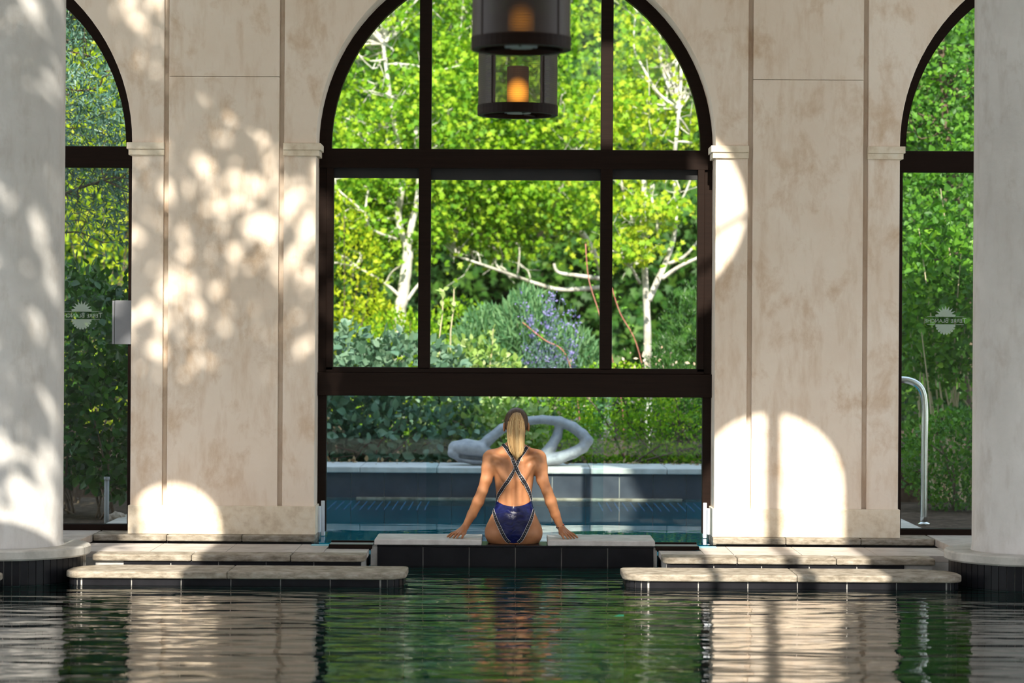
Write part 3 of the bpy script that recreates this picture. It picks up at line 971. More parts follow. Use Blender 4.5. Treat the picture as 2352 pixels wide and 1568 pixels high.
def window(name, cx, label, main):
    e_ = empty(name, (cx, YG, 0.15), label, kind='structure')
    P_ = lambda mb, nm, mat, bevel=0.0: parent_to(mb.build(nm, mat, bevel=bevel), e_)
    ri = 1.28
    P_(arch_frame(cx, R_ARCH + 0.01, ri, Z_SPR - 0.02, YG - 0.03, YG + 0.04), 'arch_frame', M['bronze'])
    mx = 0.63
    if main:
        P_(MB().box(cx - R_ARCH - 0.01, cx + R_ARCH + 0.01, YG - 0.04, YG + 0.05, 2.678, 2.806), 'transom', M['bronze'], 0.004)
        P_(MB().box(cx - R_ARCH, cx + R_ARCH, YG - 0.052, YG - 0.035, 2.672, 2.70), 'transom_bead', M['bronze'])
        for s in (-1, 1):
            P_(MB().box(cx + s * mx - 0.042, cx + s * mx + 0.042, YG - 0.035, YG + 0.045, 2.80, 4.07), 'mullion', M['bronze'], 0.004)
            P_(MB().box(cx + s * mx - 0.042, cx + s * mx + 0.042, YG - 0.05, YG + 0.04, 1.28, 2.69), 'mullion', M['bronze'], 0.004)
            a, b = sorted((cx + s * R_ARCH, cx + s * 1.305))
            P_(MB().box(a, b, YG - 0.03, YG + 0.05, 0.15, 2.69), 'jamb', M['bronze'], 0.003)
            a, b = sorted((cx + s * 1.31, cx + s * 1.262))
            P_(MB().box(a, b, YG - 0.05, YG + 0.03, 1.27, 2.69), 'sash_stile', M['bronze'], 0.003)
        P_(MB().box(cx - 1.262, cx - mx - 0.04, YG + 0.0, YG + 0.03, 2.606, 2.69), 'header', M['dark'])
        P_(MB().box(cx - mx + 0.04, cx + mx - 0.04, YG + 0.0, YG + 0.03, 2.596, 2.69), 'header', M['dark'])
        P_(MB().box(cx + mx + 0.04, cx + 1.262, YG + 0.0, YG + 0.03, 2.606, 2.69), 'header', M['dark'])
        P_(MB().box(cx - 1.31, cx + 1.31, YG - 0.05, YG + 0.04, 1.254, 1.292), 'bottom_rail', M['bronze'], 0.003)
        P_(MB().box(cx - R_ARCH - 0.005, cx + R_ARCH + 0.005, YG - 0.075, YG + 0.06, 1.094, 1.254), 'beam', M['bronze'], 0.004)
        for x0, x1 in ((-ri, -mx), (-mx, mx), (mx, ri)):
            P_(MB().prism_y(pane_poly(cx, ri + 0.01, cx + x0, cx + x1, 2.80), YG + 0.005, YG + 0.011), 'pane', M['glass'])
        for x0, x1 in ((-1.27, -mx), (-mx, mx), (mx, 1.27)):
            P_(MB().box(cx + x0, cx + x1, YG + 0.01, YG + 0.016, 1.28, 2.65), 'pane', M['glass'])
        # movable glass leaves between beam and water
        for i, (x0, x1) in enumerate(((-1.345, -0.525), (-0.61, 0.62), (0.545, 1.345))):
            y = YG - 0.01 + 0.025 * (i % 2)
            P_(MB().box(cx + x0, cx + x1, y, y + 0.010, 0.05, 1.10), 'glass_leaf', M['glass_low'])
        for s in (-1, 1):
            a, b = sorted((cx + s * 1.338, cx + s * 1.312))
            P_(MB().box(a, b, YG - 0.04, YG + 0.03, 0.12, 0.365), 'seal', M['white'], 0.004)
            a, b = sorted((cx + s * 1.352, cx + s * 1.335))
            P_(MB().box(a, b, YG - 0.12, YG - 0.06, 0.15, 0.33), 'seal', M['white'], 0.003)
    else:
        P_(MB().box(cx - R_ARCH - 0.01, cx + R_ARCH + 0.01, YG - 0.04, YG + 0.05, 2.666, 2.812), 'transom', M['bronze'], 0.004)
        for s in (-1, 1):
            a, b = sorted((cx + s * (R_ARCH + 0.01), cx + s * 1.30))
            P_(MB().box(a, b, YG - 0.035, YG + 0.045, 0.15, 2.68), 'jamb', M['bronze'], 0.003)
        P_(MB().box(cx - 1.31, cx + 1.31, YG - 0.04, YG + 0.045, 0.145, 0.192), 'bottom_rail', M['bronze'], 0.004)
        P_(MB().prism_y(pane_poly(cx, ri + 0.01, cx - ri, cx + ri, 2.80), YG + 0.005, YG + 0.011), 'pane', M['glass'])
        P_(MB().box(cx - 1.31, cx + 1.31, YG + 0.005, YG + 0.011, 0.18, 2.68), 'pane', M['glass_side'])
    return e_
M['glass_side'] = mat_glass('side window glass', (0.93, 0.97, 0.95), 1.5, 0.6)
win_l = window('window_1', -XS, 'tall dark framed arched window beside the left column', False)
win_c = window('window_2', 0, 'wide dark framed arched window behind the seated woman', True)
win_r = window('window_3', XS, 'tall dark framed arched window beside the right column', False)

# grey lock case on the left window
lc = MB().box(-2.792, -2.775, YG - 0.045, YG - 0.006, 1.442, 1.742).build('lock_case', M['greymetal'], bevel=0.003)
parent_to(lc, win_l)
lc2 = MB().box(-2.772, -2.66, YG - 0.05, YG - 0.006, 1.44, 1.744).build('lock_case', M['greymetal'], bevel=0.004)
parent_to(lc2, win_l)

# printed emblem on both side windows, read from the garden side so mirrored here
def emblem(px, y_top, parent):
    c = PX(px, y_top + 34, YG - 0.004)
    sc = (YG) / F
    def half(top):
        pts = []
        if top:
            n = 9
            pts = [(-22, 0)]
            for i in range(n):
                a = math.pi - math.pi * (i + 0.5) / n
                am = math.pi - math.pi * (i + 1.0) / n
                ln_ = 26 if i not in (0, n - 1) else 24
                pts.append((ln_ * math.cos(a), max(1.5, 25 * math.sin(a))))
                if i < n - 1:
                    pts.append((15 * math.cos(am), 15 * math.sin(am) + 1))
            pts.append((22, 0))
            return [(x, y + 9) for x, y in pts]
        n = 10
        pts = [(25, 0)]
        for i in range(n):
            a = -math.pi * (i + 0.15) / n
            b = -math.pi * (i + 0.85) / n
            cmid = -math.pi * (i + 1.0) / n
            pts.append((22.5 * math.cos(a), 22.5 * math.sin(a)))
            pts.append((23.5 * math.cos((a + b) / 2), 24 * math.sin((a + b) / 2)))
            pts.append((22.5 * math.cos(b), 22.5 * math.sin(b)))
            if i < n - 1:
                pts.append((18 * math.cos(cmid), 18 * math.sin(cmid)))
        pts.append((-25, 0))
        return [(x, y - 9) for x, y in pts]
    y = YG + 0.002
    for top in (True, False):
        pl = [(c.x + px_ * sc, c.z + py_ * sc) for px_, py_ in half(top)]
        if not top: pl = pl[::-1]
        parent_to(MB().prism_y(pl[::-1], y, y + 0.0015).build('sunburst_print', M['frost']), parent)
    for yy in (9, -9):
        parent_to(MB().box(c.x - 42 * sc, c.x + 42 * sc, y, y + 0.0015, c.z + (yy - 0.4) * sc, c.z + (yy + 0.4) * sc).build('printed_line', M['frost']), parent)
    cu = bpy.data.curves.new('lettering', 'FONT')
    cu.body = 'Terre Blanche'
    for i, ch in enumerate(cu.body):
        cu.body_format[i].use_small_caps = True
    cu.small_caps_scale = 0.78
    cu.size = 15.5 * sc
    cu.align_x = 'CENTER'
    cu.align_y = 'CENTER'
    cu.extrude = 0.0005
    cu.materials.append(M['frost'])
    o = bpy.data.objects.new('lettering', cu)
    COL.objects.link(o)
    o.location = (c.x, y - 0.001, c.z)
    o.rotation_euler = (math.radians(90), 0, 0)
    o.scale = (-1, 1, 1)
    parent_to(o, parent)
emblem(187, 690, win_l)
emblem(2172, 702, win_r)

# ------------------------------------------------------------------ lanterns
def lantern(d, zb, rot, label):
    x = PX(1189 if d > 12 else 1196, 260, d).x
    e_ = empty('hanging_lantern', (x, d, zb), label, 'lantern', 'round bronze lanterns hanging over the pool')
    R_, H_ = 0.224, 0.55
    P_ = lambda o: parent_to(o, e_)
    for i in range(4):
        a0 = rot + math.radians((-40, 40, 140, 220)[i])
        a1 = rot + math.radians((40, 140, 220, 320)[i])
        o = MB().lathe([(R_, zb + 0.045), (R_, zb + H_ - 0.03)], x, d, 20, a0, a1).build('gauze_panel', M['gauze'] if i % 2 == 0 and d > 12 else (M['gauze_dense'] if d > 12 else M['gauze_near']), smooth=True)
        P_(o)
        P_(MB().tube([(x + (R_ - 0.008) * math.sin(a0), d - (R_ - 0.008) * math.cos(a0), zb + 0.01), (x + (R_ - 0.008) * math.sin(a0), d - (R_ - 0.008) * math.cos(a0), zb + H_)], 0.011, 6).build('post', M['bronze']))
    for z0, z1 in ((zb, zb + 0.055), (zb + H_ - 0.04, zb + H_)):
        P_(MB().lathe([(R_ - 0.03, z0), (R_ + 0.004, z0), (R_ + 0.004, z1), (R_ - 0.03, z1), (R_ - 0.03, z0)], x, d, 48).build('ring', M['bronze'], smooth=False))
    P_(MB().lathe([(0.0, zb + 0.012), (0.075, zb + 0.012), (0.075, zb + 0.02), (0.0, zb + 0.02)], x, d, 24).build('lamp_plate', M['greymetal']))
    for k in range(3):
        a = rot + k * 2.09 + 0.5
        P_(MB().tube([(x + 0.06 * math.sin(a), d - 0.06 * math.cos(a), zb + 0.015), (x + 0.2 * math.sin(a), d - 0.2 * math.cos(a), zb + 0.015)], 0.009, 5).build('spoke', M['bronze']))
    df = MB().lathe([(0.0, -0.10), (0.062, -0.10), (0.062, 0.15), (0.0, 0.15)], 0, 0, 28).build('diffuser', M['glow'], smooth=False)
    df.location = (x, d, zb + 0.125)
    P_(df)
    P_(MB().lathe([(0.0, zb + H_ + 0.05), (0.05, zb + H_ + 0.05), (R_, zb + H_ - 0.005)], x, d, 40).build('cap', M['bronze'], smooth=True))
    ztop = 10.4 - (d - YF) * (10.4 - WTOP) / (YB - YF) - 0.05
    P_(MB().tube([(x, d, zb + H_ + 0.04), (x, d, ztop)], 0.010, 6).build('rod', M['bronze']))
    return e_
lantern(11.0, 2.80, math.radians(88), 'nearer dark bronze lantern cut off by the top of the frame')
lantern(13.7, 2.755, 0.0, 'farther bronze lantern with glowing amber diffuser, below the nearer one')

# ------------------------------------------------------------------ handrail, bollard, rock
hr = smooth_path([(3.02, 17.8, 0.14), (3.02, 17.8, 0.7), (3.02, 17.8, 1.02), (2.99, 17.8, 1.15), (2.90, 17.8, 1.205), (2.78, 17.8, 1.20), (2.6, 17.8, 1.13), (2.40, 17.8, 1.02), (2.33, 17.8, 0.9), (2.31, 17.8, 0.5), (2.31, 17.8, -0.2)], 6)
h_ = empty('pool_handrail', (3.02, 17.8, 0.14), 'curved polished steel handrail outside the right window', 'handrail')
parent_to(MB().tube(hr, 0.026, 12).build('rail', M['steel'], smooth=True), h_)
parent_to(MB().lathe([(0.0, 0.145), (0.045, 0.145), (0.045, 0.155), (0.024, 0.165)], 3.02, 17.8, 20).build('base_flange', M['steel'], smooth=True), h_)
bl = empty('garden_bollard', (-3.02, 18.0, 0.1), 'slim pale garden post outside the left window', 'post')
bx = PX(245, 1150, 18.0).x
parent_to(MB().lathe([(0.0, 0.44), (0.018, 0.44), (0.018, 0.10)], bx, 18.0, 14).build('post', M['greymetal'], smooth=True), bl)
parent_to(MB().lathe([(0.0, 0.45), (0.022, 0.45), (0.022, 0.43)], bx, 18.0, 14).build('post_cap', M['greymetal'], smooth=True), bl)
rb = bmesh.new()
bmesh.ops.create_icosphere(rb, subdivisions=3, radius=1.0)
for v in rb.verts:
    v.co *= 1 + 0.18 * math.sin(7 * v.co.x + 3 * v.co.z) * math.cos(5 * v.co.y)
    v.co = Vector((v.co.x * 0.06, v.co.y * 0.06, v.co.z * 0.05))
me = bpy.data.meshes.new('garden_rock'); rb.to_mesh(me)
rk = obj_from('garden_rock', me, M['rock'], smooth=False, loc=(PX(268, 1190, 18.1).x, 18.1, 0.135))
tag(rk, 'small brown rock on the soil outside the left window', 'rock')

# ------------------------------------------------------------------ sculpture
def Z8(zx, zy, d=21.2):
    return PX(1000 + zx / 5.88, 930 + zy / 5.88, d)
s8 = 21.2 / F / 5.88
SCY = 0.5
def chain(pts, k=0.02, op='u', y=21.2):
    out = []
    for i in range(len(pts) - 1):
        a, b = pts[i], pts[i + 1]
        pa, pb_ = Z8(a[0], a[1]), Z8(b[0], b[1])
        pa.y = y + (a[3] if len(a) > 3 else 0); pb_.y = y + (b[3] if len(b) > 3 else 0)
        out.append(cap(pa, pb_, a[2] * s8 * 1.16, b[2] * s8 * 1.16, k, op, (1, SCY, 1)))
    return out
pr = []
pr += chain([(600, 600, 70, .03), (720, 470, 62, .03), (900, 320, 56, .03), (1150, 222, 52, .03), (1450, 196, 50, .03), (1680, 222, 58, .03), (1860, 300, 62, .02), (1990, 400, 64, .0), (2050, 480, 66, -.02), (1990, 570, 64, -.04), (1860, 640, 66, -.06), (1650, 715, 72, -.07), (1400, 752, 72, -.07), (1100, 752, 66, -.05), (820, 700, 66, -.02), (600, 620, 80, 0)], 0.012)
pr += chain([(1680, 250, 52, .03), (1645, 420, 56, .02), (1560, 570, 62, -.02), (1450, 690, 70, -.05)], 0.014)
pr += chain([(270, 580, 84, 0), (420, 575, 100, 0), (600, 600, 100, 0)], 0.014)
pr += chain([(235, 640, 60, -.04), (330, 712, 44, -.05), (520, 752, 42, -.05), (800, 752, 50, -.05), (1100, 755, 60, -.05)], 0.010)
pr += chain([(340, 688, 20, -.1), (520, 706, 26, -.1), (640, 716, 22, -.1)], 0.006, 's')
V, Q = sdf_mesh(pr, (-0.66, 20.9, 0.36), (0.86, 21.52, 0.92), 0.0075)
V[:, 2] = np.maximum(V[:, 2], 0.391)
so = obj_from('stone_sculpture', np_mesh('stone_sculpture', V, Q), M['sculpt'], smooth=True)
tag(so, 'abstract looping grey stone sculpture on the far ledge behind the woman', 'sculpture')

# ------------------------------------------------------------------ woman
def W(zx, zy, d):
    return PX(1000 + zx / 3.92, 900 + zy / 3.92, d)
def mat_skin():
    m, t, out = new_mat('tanned skin')
    p = principled(t, out, 0.48, 0.4)
    pos = N(t, 'ShaderNodeNewGeometry').outputs['Position']
    c, f = noise_col(t, pos, 14, [(0.37, 0.155, 0.068), (0.45, 0.205, 0.095)], [0.35, 0.65], 4, 0.5)
    t.links.new(c, p.inputs['Base Color'])
    p.inputs['Subsurface Weight'].default_value = 0.12
    p.inputs['Subsurface Radius'].default_value = (0.02, 0.008, 0.004)
    return m
M['skin'] = mat_skin()
X0 = W(707, 900, 16.0).x
kz = [0.10, 0.137, 0.19, 0.24, 0.29, 0.345, 0.39, 0.43, 0.48, 0.553, 0.626, 0.69, 0.73, 0.765, 0.80]
kw = [0.15, 0.165, 0.184, 0.184, 0.165, 0.138, 0.121, 0.115, 0.119, 0.129, 0.138, 0.140, 0.118, 0.075, 0.045]
kd = [0.10, 0.11, 0.12, 0.118, 0.108, 0.096, 0.088, 0.084, 0.086, 0.094, 0.098, 0.090, 0.074, 0.056, 0.045]
ky = [16.06, 16.06, 16.055, 16.05, 16.05, 16.055, 16.06, 16.062, 16.06, 16.05, 16.045, 16.05, 16.055, 16.06, 16.065]
def torso(X, Y, Z):
    z = Z.ravel()
    def it(vals):
        # smoothed linear interpolation
        zz = np.stack([np.interp(z + o, kz, vals) for o in (-0.016, -0.008, 0, 0.008, 0.016)])
        return zz.mean(0).reshape(Z.shape)
    w, dp, yc = it(kw), it(kd), it(ky)
    ex = 2.25
    k = (np.abs((X - X0) / w) ** ex + np.abs((Y - yc) / dp) ** ex) ** (1 / ex)
    d = (k - 1) * np.minimum(w, dp)
    return np.maximum(d, Z - 0.795)
P = []
P.append((torso, (X0 - 0.2, 15.9, 0.08), (X0 + 0.2, 16.2, 0.8), 0.01, 'u'))
for s in (-1, 1):
    P.append(ell((X0 + s * 0.088, 16.035, 0.205), (0.100, 0.112, 0.085), 0.02))          # buttocks
    P.append(cap((X0 + s * 0.088, 16.10, 0.215), (X0 + s * 0.11, 16.50, 0.17), 0.088, 0.060, 0.03))   # thigh
    P.append(cap((X0 + s * 0.11, 16.50, 0.17), (X0 + s * 0.11, 16.52, -0.05), 0.058, 0.056, 0.02))
    P.append(cap((X0 + s * 0.11, 16.525, -0.05), (X0 + s * 0.11, 16.50, -0.27), 0.054, 0.034, 0.02))
    P.append(cap((X0 + s * 0.11, 16.49, -0.285), (X0 + s * 0.12, 16.62, -0.31), 0.034, 0.022, 0.02))
    P.append(cap((X0 + s * 0.058, 15.963, 0.575), (X0 + s * 0.056, 15.962, 0.68), 0.011, 0.012, 0.03))   # shoulder blade
    P.append(cap((X0 + s * 0.058, 15.963, 0.575), (X0 + s * 0.115, 15.985, 0.66), 0.012, 0.012, 0.03))
    P.append(cap((X0 + s * 0.052, 15.968, 0.695), (X0 + s * 0.135, 15.992, 0.722), 0.013, 0.014, 0.03))
    P.append(cap((X0 + s * 0.030, 15.984, 0.38), (X0 + s * 0.032, 15.968, 0.55), 0.014, 0.014, 0.035))  # erectors
    P.append(ell((X0 + s * 0.065, 16.135, 0.585), (0.058, 0.045, 0.055), 0.02))            # bust
P.append(cap((X0, 15.966, 0.395), (X0, 15.957, 0.50), 0.004, 0.006, 0.018, 's'))
P.append(cap((X0, 15.957, 0.50), (X0, 15.945, 0.70), 0.007, 0.004, 0.016, 's'))
P.append(cap((X0, 15.920, 0.135), (X0, 15.927, 0.21), 0.004, 0.003, 0.012, 's'))
# neck and trapezius
NK = W(729, 480, 16.07)
P.append(cap((X0 + 0.006, 16.06, 0.74), (NK.x, 16.085, 0.88), 0.056, 0.050, 0.025))
for zx, zy in ((520, 575), (905, 575)):
    q = W(zx, zy, 16.045)
    P.append(cap((X0 + 0.004, 16.06, 0.775), q, 0.036, 0.040, 0.03))
# head
HC = W(729, 285, 16.085)
P.append(ell((HC.x, 16.080, HC.z + 0.012), (0.073, 0.094, 0.088), 0.02))
P.append(ell((HC.x, 16.120, HC.z - 0.045), (0.058, 0.060, 0.075), 0.03))      # jaw and face
P.append(ell((HC.x, 16.165, HC.z - 0.095), (0.025, 0.018, 0.016), 0.02))      # chin
P.append(cap((HC.x, 16.172, HC.z + 0.0), (HC.x, 16.196, HC.z - 0.035), 0.008, 0.012, 0.012))  # nose
P.append(cap((HC.x - 0.03, 16.160, HC.z + 0.018), (HC.x + 0.03, 16.160, HC.z + 0.018), 0.008, 0.008, 0.012))
for s in (-1, 1):
    P.append(ell((HC.x + s * 0.030, 16.178, HC.z + 0.0), (0.014, 0.012, 0.009), 0.008, 's'))
    P.append(cap((HC.x - 0.002 * s, 16.178, HC.z - 0.064), (HC.x + s * 0.020, 16.173, HC.z - 0.063), 0.006, 0.004, 0.006))
    P.append(ell((HC.x + s * 0.080, 16.075, HC.z - 0.022), (0.010, 0.020, 0.031), 0.008))    # ear
    P.append(ell((HC.x + s * 0.090, 16.085, HC.z - 0.018), (0.006, 0.010, 0.018), 0.006, 's'))
P.append(cap((HC.x - 0.02, 16.183, HC.z - 0.064), (HC.x + 0.02, 16.183, HC.z - 0.064), 0.002, 0.002, 0.003, 's'))
# arms: (zx, zy, depth, radius)
armL = [(492, 598, 16.04, 0.051), (478, 680, 16.03, 0.045), (458, 790, 16.02, 0.0385), (424, 890, 16.02, 0.0345), (386, 985, 16.035, 0.0375), (330, 1100, 16.06, 0.031), (270, 1212, 16.08, 0.0225)]
armR = [(932, 598, 16.04, 0.051), (948, 680, 16.03, 0.045), (964, 790, 16.02, 0.0385), (1006, 890, 16.02, 0.0345), (1040, 985, 16.035, 0.0375), (1080, 1100, 16.06, 0.031), (1126, 1212, 16.08, 0.0225)]
for arm in (armL, armR):
    for i in range(len(arm) - 1):
        a, b = arm[i], arm[i + 1]
        P.append(cap(W(*a[:3]), W(*b[:3]), a[3], b[3], 0.012 if i else 0.035))
# hands: palm and five fingers
def tip(zx, zy, d):
    p = W(zx, zy, d)
    p.z = 0.1795
    return p
def hand(wr, kn, tips, thumb, thumb_root):
    w0 = W(*wr)
    ks = [W(*q) for q in kn]
    for q in ks:
        P.append(cap(w0, q, 0.019, 0.0105, 0.010))
    for q, t_ in zip(ks, tips):
        t_ = tip(*t_)
        mid = q.lerp(t_, 0.5) + Vector((0, 0, 0.006))
        P.append(cap(q, mid, 0.0095, 0.0082, 0.003))
        P.append(cap(mid, t_, 0.0082, 0.0062, 0.003))
    tr_ = W(*thumb_root)
    t_ = tip(*thumb)
    mid = tr_.lerp(t_, 0.5) + Vector((0, -0.006, 0.004))
    P.append(cap(w0, tr_, 0.018, 0.013, 0.010))
    P.append(cap(tr_, mid, 0.0115, 0.0095, 0.006))
    P.append(cap(mid, t_, 0.0095, 0.0070, 0.004))
hand((268, 1214, 16.08), [(182, 1262, 16.055), (196, 1264, 16.035), (213, 1267, 16.018), (232, 1270, 16.003)],
     [(108, 1300, 16.03), (128, 1305, 15.985), (163, 1309, 15.955), (192, 1310, 15.935)], (240, 1310, 15.945), (262, 1268, 16.03))
hand((1128, 1214, 16.08), [(1148, 1268, 16.003), (1166, 1266, 16.018), (1184, 1264, 16.035), (1200, 1260, 16.055)],
     [(1196, 1322, 15.935), (1224, 1325, 15.945), (1252, 1324, 15.97), (1279, 1314, 16.02)], (1156, 1322, 15.94), (1128, 1270, 16.03))
# sit flat on the wall top inside the seat area
def seat_plane(X, Y, Z):
    return np.where(Y < 16.24, 0.1385 - Z, -1.0) + 0 * X
P.append((seat_plane, (X0 - 0.30, 15.8, 0.0), (X0 + 0.30, 16.22, 0.14), 0.01, 'i'))
V, Q = sdf_mesh(P, (-0.47, 15.86, -0.36), (0.47, 16.70, 1.06), 0.0042)
body_me = np_mesh('person', V, Q)
person = obj_from('person', body_me, M['skin'], smooth=True)
tag(person, 'woman in a navy swimsuit with blonde ponytail seated with her back turned', 'person')
bvh = BVHTree.FromPolygons([tuple(v) for v in V], [tuple(q) for q in Q])

def mat_fabric(name, c, rough, sheen=0.0):
    m, t, out = new_mat(name)
    p = principled(t, out, rough, 0.3)
    pos = N(t, 'ShaderNodeNewGeometry').outputs['Position']
    cc, f = noise_col(t, pos, 16, [tuple(x * 0.6 for x in c), tuple(min(1, x * 1.5) for x in c)], [0.35, 0.7], 3, 0.5, (1, 1, 1.6), 1.0)
    t.links.new(cc, p.inputs['Base Color'])
    bump(t, p, f, 0.35, 0.02)
    return m
M['navy'] = mat_fabric('shiny navy lycra', (0.004, 0.007, 0.062), 0.30)
M['black'] = mat_noise('black elastic', [(0.008, 0.008, 0.012), (0.016, 0.016, 0.022)], [0.3, 0.7], 30, 0.6, 0.3)
M['mark'] = mat_noise('grey woven mark', [(0.30, 0.30, 0.33), (0.38, 0.38, 0.40)], [0.3, 0.7], 30, 0.6, 0.3)
M['trim'] = mat_noise('white piping', [(0.66, 0.66, 0.70), (0.78, 0.78, 0.80)], [0.3, 0.7], 30, 0.6, 0.3)

# swimsuit shell around the hips and waist
legs_s = [0, .18, .27, .39, .5, .66, .86, 1.0]
legs_z = [1358, 1350, 1328, 1270, 1215, 1160, 1100, 1060]
tops_s = [0, .5, .8, 1.0]
tops_z = [1026, 1014, 992, 958]
def zy2z(zy):
    return W(707, zy, 16.0).z
nphi, nz_ = 96, 40
sv, sf = [], []
for i in range(nphi):
    phi = -math.pi + 2 * math.pi * i / nphi
    s_ = abs(math.sin(phi))
    zl = zy2z(np.interp(s_, legs_s, legs_z))
    zt = zy2z(np.interp(s_, tops_s, tops_z))
    if abs(phi) > math.pi / 2:      # front
        zt = 0.43 + 0.24 * (1 - s_) ** 0.5
        zl = 0.24 + (zl - 0.139) * 0.55 if s_ < 0.9 else zl
    for j in range(nz_):
        z = zl + (zt - zl) * j / (nz_ - 1)
        w = np.interp(z, kz, kw); dp = np.interp(z, kz, kd); yc = np.interp(z, kz, ky)
        dr = Vector((w * math.sin(phi), -dp * math.cos(phi), 0)).normalized()
        o_ = Vector((X0, yc, z)) + Vector((w * math.sin(phi), -dp * math.cos(phi), 0)) * 1.2 + dr * 0.012
        hit, nor, idx, dist = bvh.ray_cast(o_, -dr)
        if hit is None:
            hit = Vector((X0, yc, z)) + dr * 0.08
        sv.append(hit + dr * 0.0045)
for i in range(nphi):
    for j in range(nz_ - 1):
        i2 = (i + 1) % nphi
        sf.append((i * nz_ + j, i2 * nz_ + j, i2 * nz_ + j + 1, i * nz_ + j + 1))
suit = mesh_obj('swimsuit', sv, sf, M['navy'], smooth=True)
parent_to(suit, person)
suit.modifiers.new('smooth', 'SMOOTH').iterations = 2
suit['label'] = 'navy swimsuit with open crossed back'

def on_body(zx, zy):
    """point of the body seen at this place from behind"""
    p = W(zx, zy, 15.6)
    o_ = Vector((CX, 0, CZ))
    dr = (p - o_).normalized()
    hit, nor, idx, dist = bvh.ray_cast(p, dr)
    if hit is None:
        hit, nor, idx, dist = bvh.find_nearest(W(zx, zy, 16.02))
    return hit, nor

def band(path, lift, name, half=0.0115, extra=()):
    pts = smooth_path([(a, b, 0) for a, b in path], 8)
    ctr = [on_body(p.x, p.y)[0] for p in pts] + [Vector(e) for e in extra]
    # even out
    for _ in range(2):
        ctr = [ctr[0]] + [(ctr[i - 1] + ctr[i] * 2 + ctr[i + 1]) / 4 for i in range(1, len(ctr) - 1)] + [ctr[-1]]
    n = len(ctr)
    rows = []
    for i, c in enumerate(ctr):
        hit, nor, _, _ = bvh.find_nearest(c)
        t_ = (ctr[min(i + 1, n - 1)] - ctr[max(i - 1, 0)]).normalized()
        side = t_.cross(nor).normalized()
        row = []
        for a in (-1.08, -0.95, -0.95, 0, 0.95, 0.95, 1.08):
            q = hit + side * (a * half)
            h2, n2, _, _ = bvh.find_nearest(q)
            row.append(h2 + n2 * (lift + (0.0008 if abs(a) > 1 else 0.0)))
        rows.append((row, t_, side, nor))
    def strip(cols, nm, mat, par):
        v, f = [], []
        for r in rows:
            v += [r[0][c] for c in cols]
        k = len(cols)
        for i in range(n - 1):
            for c in range(k - 1):
                f.append((i * k + c, i * k + c + 1, (i + 1) * k + c + 1, (i + 1) * k + c))
        o = mesh_obj(nm, v, f, mat, smooth=True)
        sd = o.modifiers.new('solid', 'SOLIDIFY'); sd.thickness = 0.0015; sd.offset = 0
        return parent_to(o, par)
    b = strip((2, 3, 4), name, M['black'], person)
    strip((0, 1), 'piping', M['trim'], b)
    strip((5, 6), 'piping', M['trim'], b)
    # small woven marks along the band
    acc, nxt = 0.0, 0.008
    mv, mf = [], []
    for i in range(1, n):
        seg = (rows[i][0][3] - rows[i - 1][0][3])
        L = seg.length
        while acc + L > nxt:
            f_ = (nxt - acc) / max(L, 1e-9)
            c = rows[i - 1][0][3] + seg * f_
            nr = rows[i][3]; t_ = rows[i][1]; sd_ = rows[i][2]
            c = c + nr * 0.0014
            a = 0.0027
            k = len(mv)
            mv += [c - t_ * a - sd_ * a, c + t_ * a - sd_ * a, c + t_ * a + sd_ * a, c - t_ * a + sd_ * a,
                   c - t_ * a * .45 - sd_ * a * .45, c + t_ * a * .45 - sd_ * a * .45, c + t_ * a * .45 + sd_ * a * .45, c - t_ * a * .45 + sd_ * a * .45]
            mf += [(k, k + 1, k + 5, k + 4), (k + 1, k + 2, k + 6, k + 5), (k + 2, k + 3, k + 7, k + 6)]
            nxt += 0.018
        acc += L
    if mv:
        o = mesh_obj('woven_marks', mv, mf, M['mark'])
        o['kind'] = 'stuff'
        parent_to(o, b)
    return b
SHR = W(640, 505, 16.06); SHL = W(820, 505, 16.06)
band([(556, 985), (566, 940), (590, 895), (628, 838), (668, 775), (710, 705), (745, 630), (785, 560), (812, 516)], 0.005, 'strap', extra=[(SHL.x, 16.05, SHL.z + 0.004), (SHL.x + 0.008, 16.10, SHL.z - 0.02)])
band([(858, 985), (850, 930), (822, 855), (790, 795), (755, 735), (718, 660), (690, 600), (662, 545), (645, 516)], 0.0075, 'strap', extra=[(SHR.x, 16.05, SHR.z + 0.004), (SHR.x - 0.008, 16.10, SHR.z - 0.02)])
band([(527, 1062), (536, 1105), (553, 1160), (578, 1220), (604, 1275), (636, 1325), (668, 1352)], 0.006, 'leg_band', 0.010)
band([(880, 1062), (872, 1105), (856, 1160), (832, 1220), (806, 1275), (776, 1325), (744, 1352)], 0.006, 'leg_band', 0.010)

# hair
def mat_hair(name, c0, c1, c2, per_island=True):
    m, t, out = new_mat(name)
    p = principled(t, out, 0.45, 0.3)
    geo = N(t, 'ShaderNodeNewGeometry')
    r = N(t, 'ShaderNodeValToRGB')
    e = r.color_ramp.elements
    e[0].color = (*c0, 1); e[1].color = (*c2, 1)
    x = e.new(0.5); x.color = (*c1, 1)
    if per_island:
        t.links.new(geo.outputs['Random Per Island'], r.inputs[0])
    else:
        mp = N(t, 'ShaderNodeMapping'); mp.inputs['Scale'].default_value = (160, 160, 12)
        t.links.new(geo.outputs['Position'], mp.inputs[0])
        n_ = N(t, 'ShaderNodeTexNoise'); n_.inputs['Scale'].default_value = 1.0
        t.links.new(mp.outputs[0], n_.inputs['Vector'])
        t.links.new(n_.outputs['Fac'], r.inputs[0])
    t.links.new(r.outputs[0], p.inputs['Base Color'])
    return m
M['hair_dark'] = mat_hair('dark blonde roots', (0.03, 0.016, 0.010), (0.075, 0.042, 0.024), (0.16, 0.10, 0.06), False)
